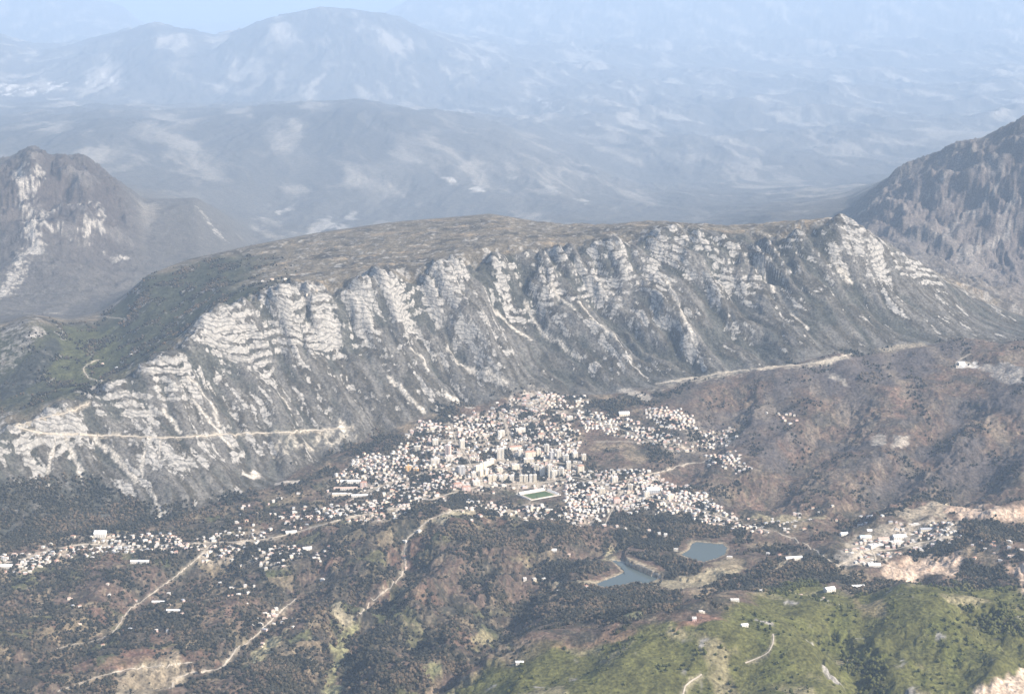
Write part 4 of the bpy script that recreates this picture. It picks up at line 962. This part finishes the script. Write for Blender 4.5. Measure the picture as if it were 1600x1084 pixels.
# the stadium
root = put('stadium', None, label='football stadium with white stands round a green pitch', cat='stadium', loc=(STX, STY, STZ), rz=ST_ROT, scale=(.76, .76, .76))
put('pitch', mesh_np('pitch', *boxes([(-52, -33, -2, 52, 33, .35)]), [M_PITCH]), root)
put('running_apron', mesh_np('running_apron', *boxes([(-60, -41, -2.5, 60, 41, .2)]), [noisy('pale apron', (.42, .36, .28), .1, .15)]), root)
def stand(x0, x1, y, sgn, n, tilt=0):
    return boxes([(x0, min(y+sgn*i*1.6, y+sgn*(i+1)*1.6), -2, x1, max(y+sgn*i*1.6, y+sgn*(i+1)*1.6), .8+i*.9) for i in range(n)])
put('stand', mesh_np('stand', *stand(-58, 58, 42, 1, 8), [M_SEAT]), root)
put('stand', mesh_np('stand', *stand(-30, 30, -42, -1, 3), [M_SEAT]), root)
V, F = stand(-36, 36, 61, 1, 6); put('stand', mesh_np('stand', [(y, x, z) for x, y, z in V], [f[::-1] for f in F], [M_SEAT]), root)
V, F = stand(-36, 36, -61, -1, 4); put('stand', mesh_np('stand', [(y, x, z) for x, y, z in V], [f[::-1] for f in F], [M_SEAT]), root)
for sx in (-1, 1):
    put('goal', mesh_np('goal', *boxes([(sx*51.5-.1, -3.7, .35, sx*51.5+.1, -3.5, 2.8), (sx*51.5-.1, 3.5, .35, sx*51.5+.1, 3.7, 2.8), (sx*51.5-.1, -3.5, 2.6, sx*51.5+.1, 3.5, 2.8)]), [WALL['white']]), root)
put('boundary_wall', mesh_np('boundary_wall', *boxes([(-70, -49, -3, 70, -48.4, 2.4), (-70, 56, -3, 70, 56.6, 3), (70.01, -49, -3, 70.6, 56.6, 2.4), (-70.6, -49, -3, -70.01, 56.6, 2.4)]), [WALL['white']]), root)

# ------------------------------------------------------------------ woodland: one mass, instanced leaf crowns on points
NT = 900000
s_ = rng.uniform(-.335, .335, NT); y_ = np.sqrt(rng.uniform(2900**2, 6900**2, NT)); x_ = s_*y_
okk = rng.random(NT) < grid_sample(wood, x_, y_)
x_, y_ = x_[okk], y_[okk]
if len(taken):
    T = np.array([(t[0], t[1], t[2]) for t in taken])
    cell = {}
    for a, b_, r in T: cell.setdefault((int(a//40), int(b_//40)), []).append((a, b_, min(r, 14)))
    okk = np.ones(len(x_), bool)
    for i in range(len(x_)):
        cx, cy = int(x_[i]//40), int(y_[i]//40)
        for da in (-1, 0, 1):
            for db in (-1, 0, 1):
                for a, b_, r in cell.get((cx+da, cy+db), ()):
                    if abs(a-x_[i]) < r and abs(b_-y_[i]) < r: okk[i] = False
    x_, y_ = x_[okk], y_[okk]
z_ = H(x_, y_)
me = bpy.data.meshes.new('woodland'); me.vertices.add(len(x_)); me.vertices.foreach_set('co', np.c_[x_, y_, z_].astype(np.float32).ravel())
a = me.attributes.new('size', 'FLOAT', 'POINT'); a.data.foreach_set('value', (1.0+2.9*rng.random(len(x_))**1.6).astype(np.float32))
lf = np.clip(.40+1.0*fbm(x_/160, y_/160, 3, 501)+rng.normal(0, .26, len(x_)), 0, 1)[:, None]
gm = grid_sample(grn, x_, y_)[:, None]
c0, c1, c2 = np.array([[.021, .022, .017]]), np.array([[.042, .040, .027]]), np.array([[.115, .086, .058]])
lc = np.where(lf < .55, c0+(c1-c0)*lf/.55, c1+(c2-c1)*(lf-.55)/.45)
lc = lc*(1-gm)+gm*(np.array([[.045, .052, .016]])+np.array([[.06, .055, .016]])*lf)
a = me.attributes.new('leafiness', 'FLOAT_COLOR', 'POINT'); a.data.foreach_set('color', np.c_[lc, np.ones(len(lc))].astype(np.float32).ravel())
print('trees', len(x_), 'houses', len(HOUSES))
wo = put('woodland', me, label='dark trees and bushes scattered over the valley and hills', kind='stuff')
ng = bpy.data.node_groups.new('woodland', 'GeometryNodeTree')
ng.interface.new_socket('Geometry', in_out='INPUT', socket_type='NodeSocketGeometry'); ng.interface.new_socket('Geometry', in_out='OUTPUT', socket_type='NodeSocketGeometry')
N, K = ng.nodes, ng.links
gi = N.new('NodeGroupInput'); go = N.new('NodeGroupOutput')
ico = N.new('GeometryNodeMeshIcoSphere'); ico.inputs['Radius'].default_value = 1.0; ico.inputs['Subdivisions'].default_value = 2
sp_ = N.new('GeometryNodeSetPosition'); nz = N.new('ShaderNodeTexNoise'); nz.inputs['Scale'].default_value = 1.7
nrm = N.new('GeometryNodeInputNormal'); sb = N.new('ShaderNodeMath'); sb.operation = 'SUBTRACT'; sb.inputs[1].default_value = .42
vm = N.new('ShaderNodeVectorMath'); vm.operation = 'SCALE'; mm2 = N.new('ShaderNodeMath'); mm2.operation = 'MULTIPLY'; mm2.inputs[1].default_value = 1.6
K.new(nz.outputs[0], sb.inputs[0]); K.new(sb.outputs[0], mm2.inputs[0]); K.new(nrm.outputs[0], vm.inputs[0]); K.new(mm2.outputs[0], vm.inputs['Scale'])
K.new(ico.outputs['Mesh'], sp_.inputs['Geometry']); K.new(vm.outputs[0], sp_.inputs['Offset'])
tr = N.new('GeometryNodeTransform'); tr.inputs['Translation'].default_value = (0, 0, 1.15); tr.inputs['Scale'].default_value = (1, 1, 1.15); K.new(sp_.outputs[0], tr.inputs['Geometry'])
cy = N.new('GeometryNodeMeshCone'); cy.inputs['Vertices'].default_value = 6; cy.inputs['Radius Top'].default_value = .06; cy.inputs['Radius Bottom'].default_value = .14; cy.inputs['Depth'].default_value = 1.4
jn = N.new('GeometryNodeJoinGeometry'); K.new(tr.outputs[0], jn.inputs[0]); K.new(cy.outputs['Mesh'], jn.inputs[0])
sm_ = N.new('GeometryNodeSetMaterial'); sm_.inputs['Material'].default_value = M_TREE; K.new(jn.outputs[0], sm_.inputs['Geometry'])
iop = N.new('GeometryNodeInstanceOnPoints'); na = N.new('GeometryNodeInputNamedAttribute'); na.data_type = 'FLOAT'; na.inputs['Name'].default_value = 'size'
rv = N.new('FunctionNodeRandomValue'); rv.data_type = 'FLOAT_VECTOR'; rv.inputs[0].default_value = (0, 0, 0); rv.inputs[1].default_value = (.25, .25, 6.283)
K.new(gi.outputs[0], iop.inputs['Points']); K.new(sm_.outputs[0], iop.inputs['Instance']); K.new(na.outputs[0], iop.inputs['Scale']); K.new(rv.outputs[0], iop.inputs['Rotation'])
K.new(iop.outputs[0], go.inputs[0])
me.materials.append(M_TREE)
md = wo.modifiers.new('woodland', 'NODES'); md.node_group = ng

# ------------------------------------------------------------------ haze: one even box of air round the whole scene
hb = boxes([(-33000, -3000, float(Zg.min())-1.5, 33000, 88000, float(max(Zg.max(), CZ))+60)])
hm = bpy.data.materials.new('haze'); hm.use_nodes = True
hn = hm.node_tree.nodes; hn.remove(hn['Principled BSDF'])
pv = hn.new('ShaderNodeVolumePrincipled'); pv.inputs['Color'].default_value = HAZE_COLOR; pv.inputs['Density'].default_value = HAZE_DENSITY; pv.inputs['Anisotropy'].default_value = 0.0
hm.node_tree.links.new(pv.outputs[0], hn['Material Output'].inputs['Volume'])
put('haze', mesh_np('haze', *hb, [hm]), kind='stuff', label='pale blue haze filling the air over the valley')
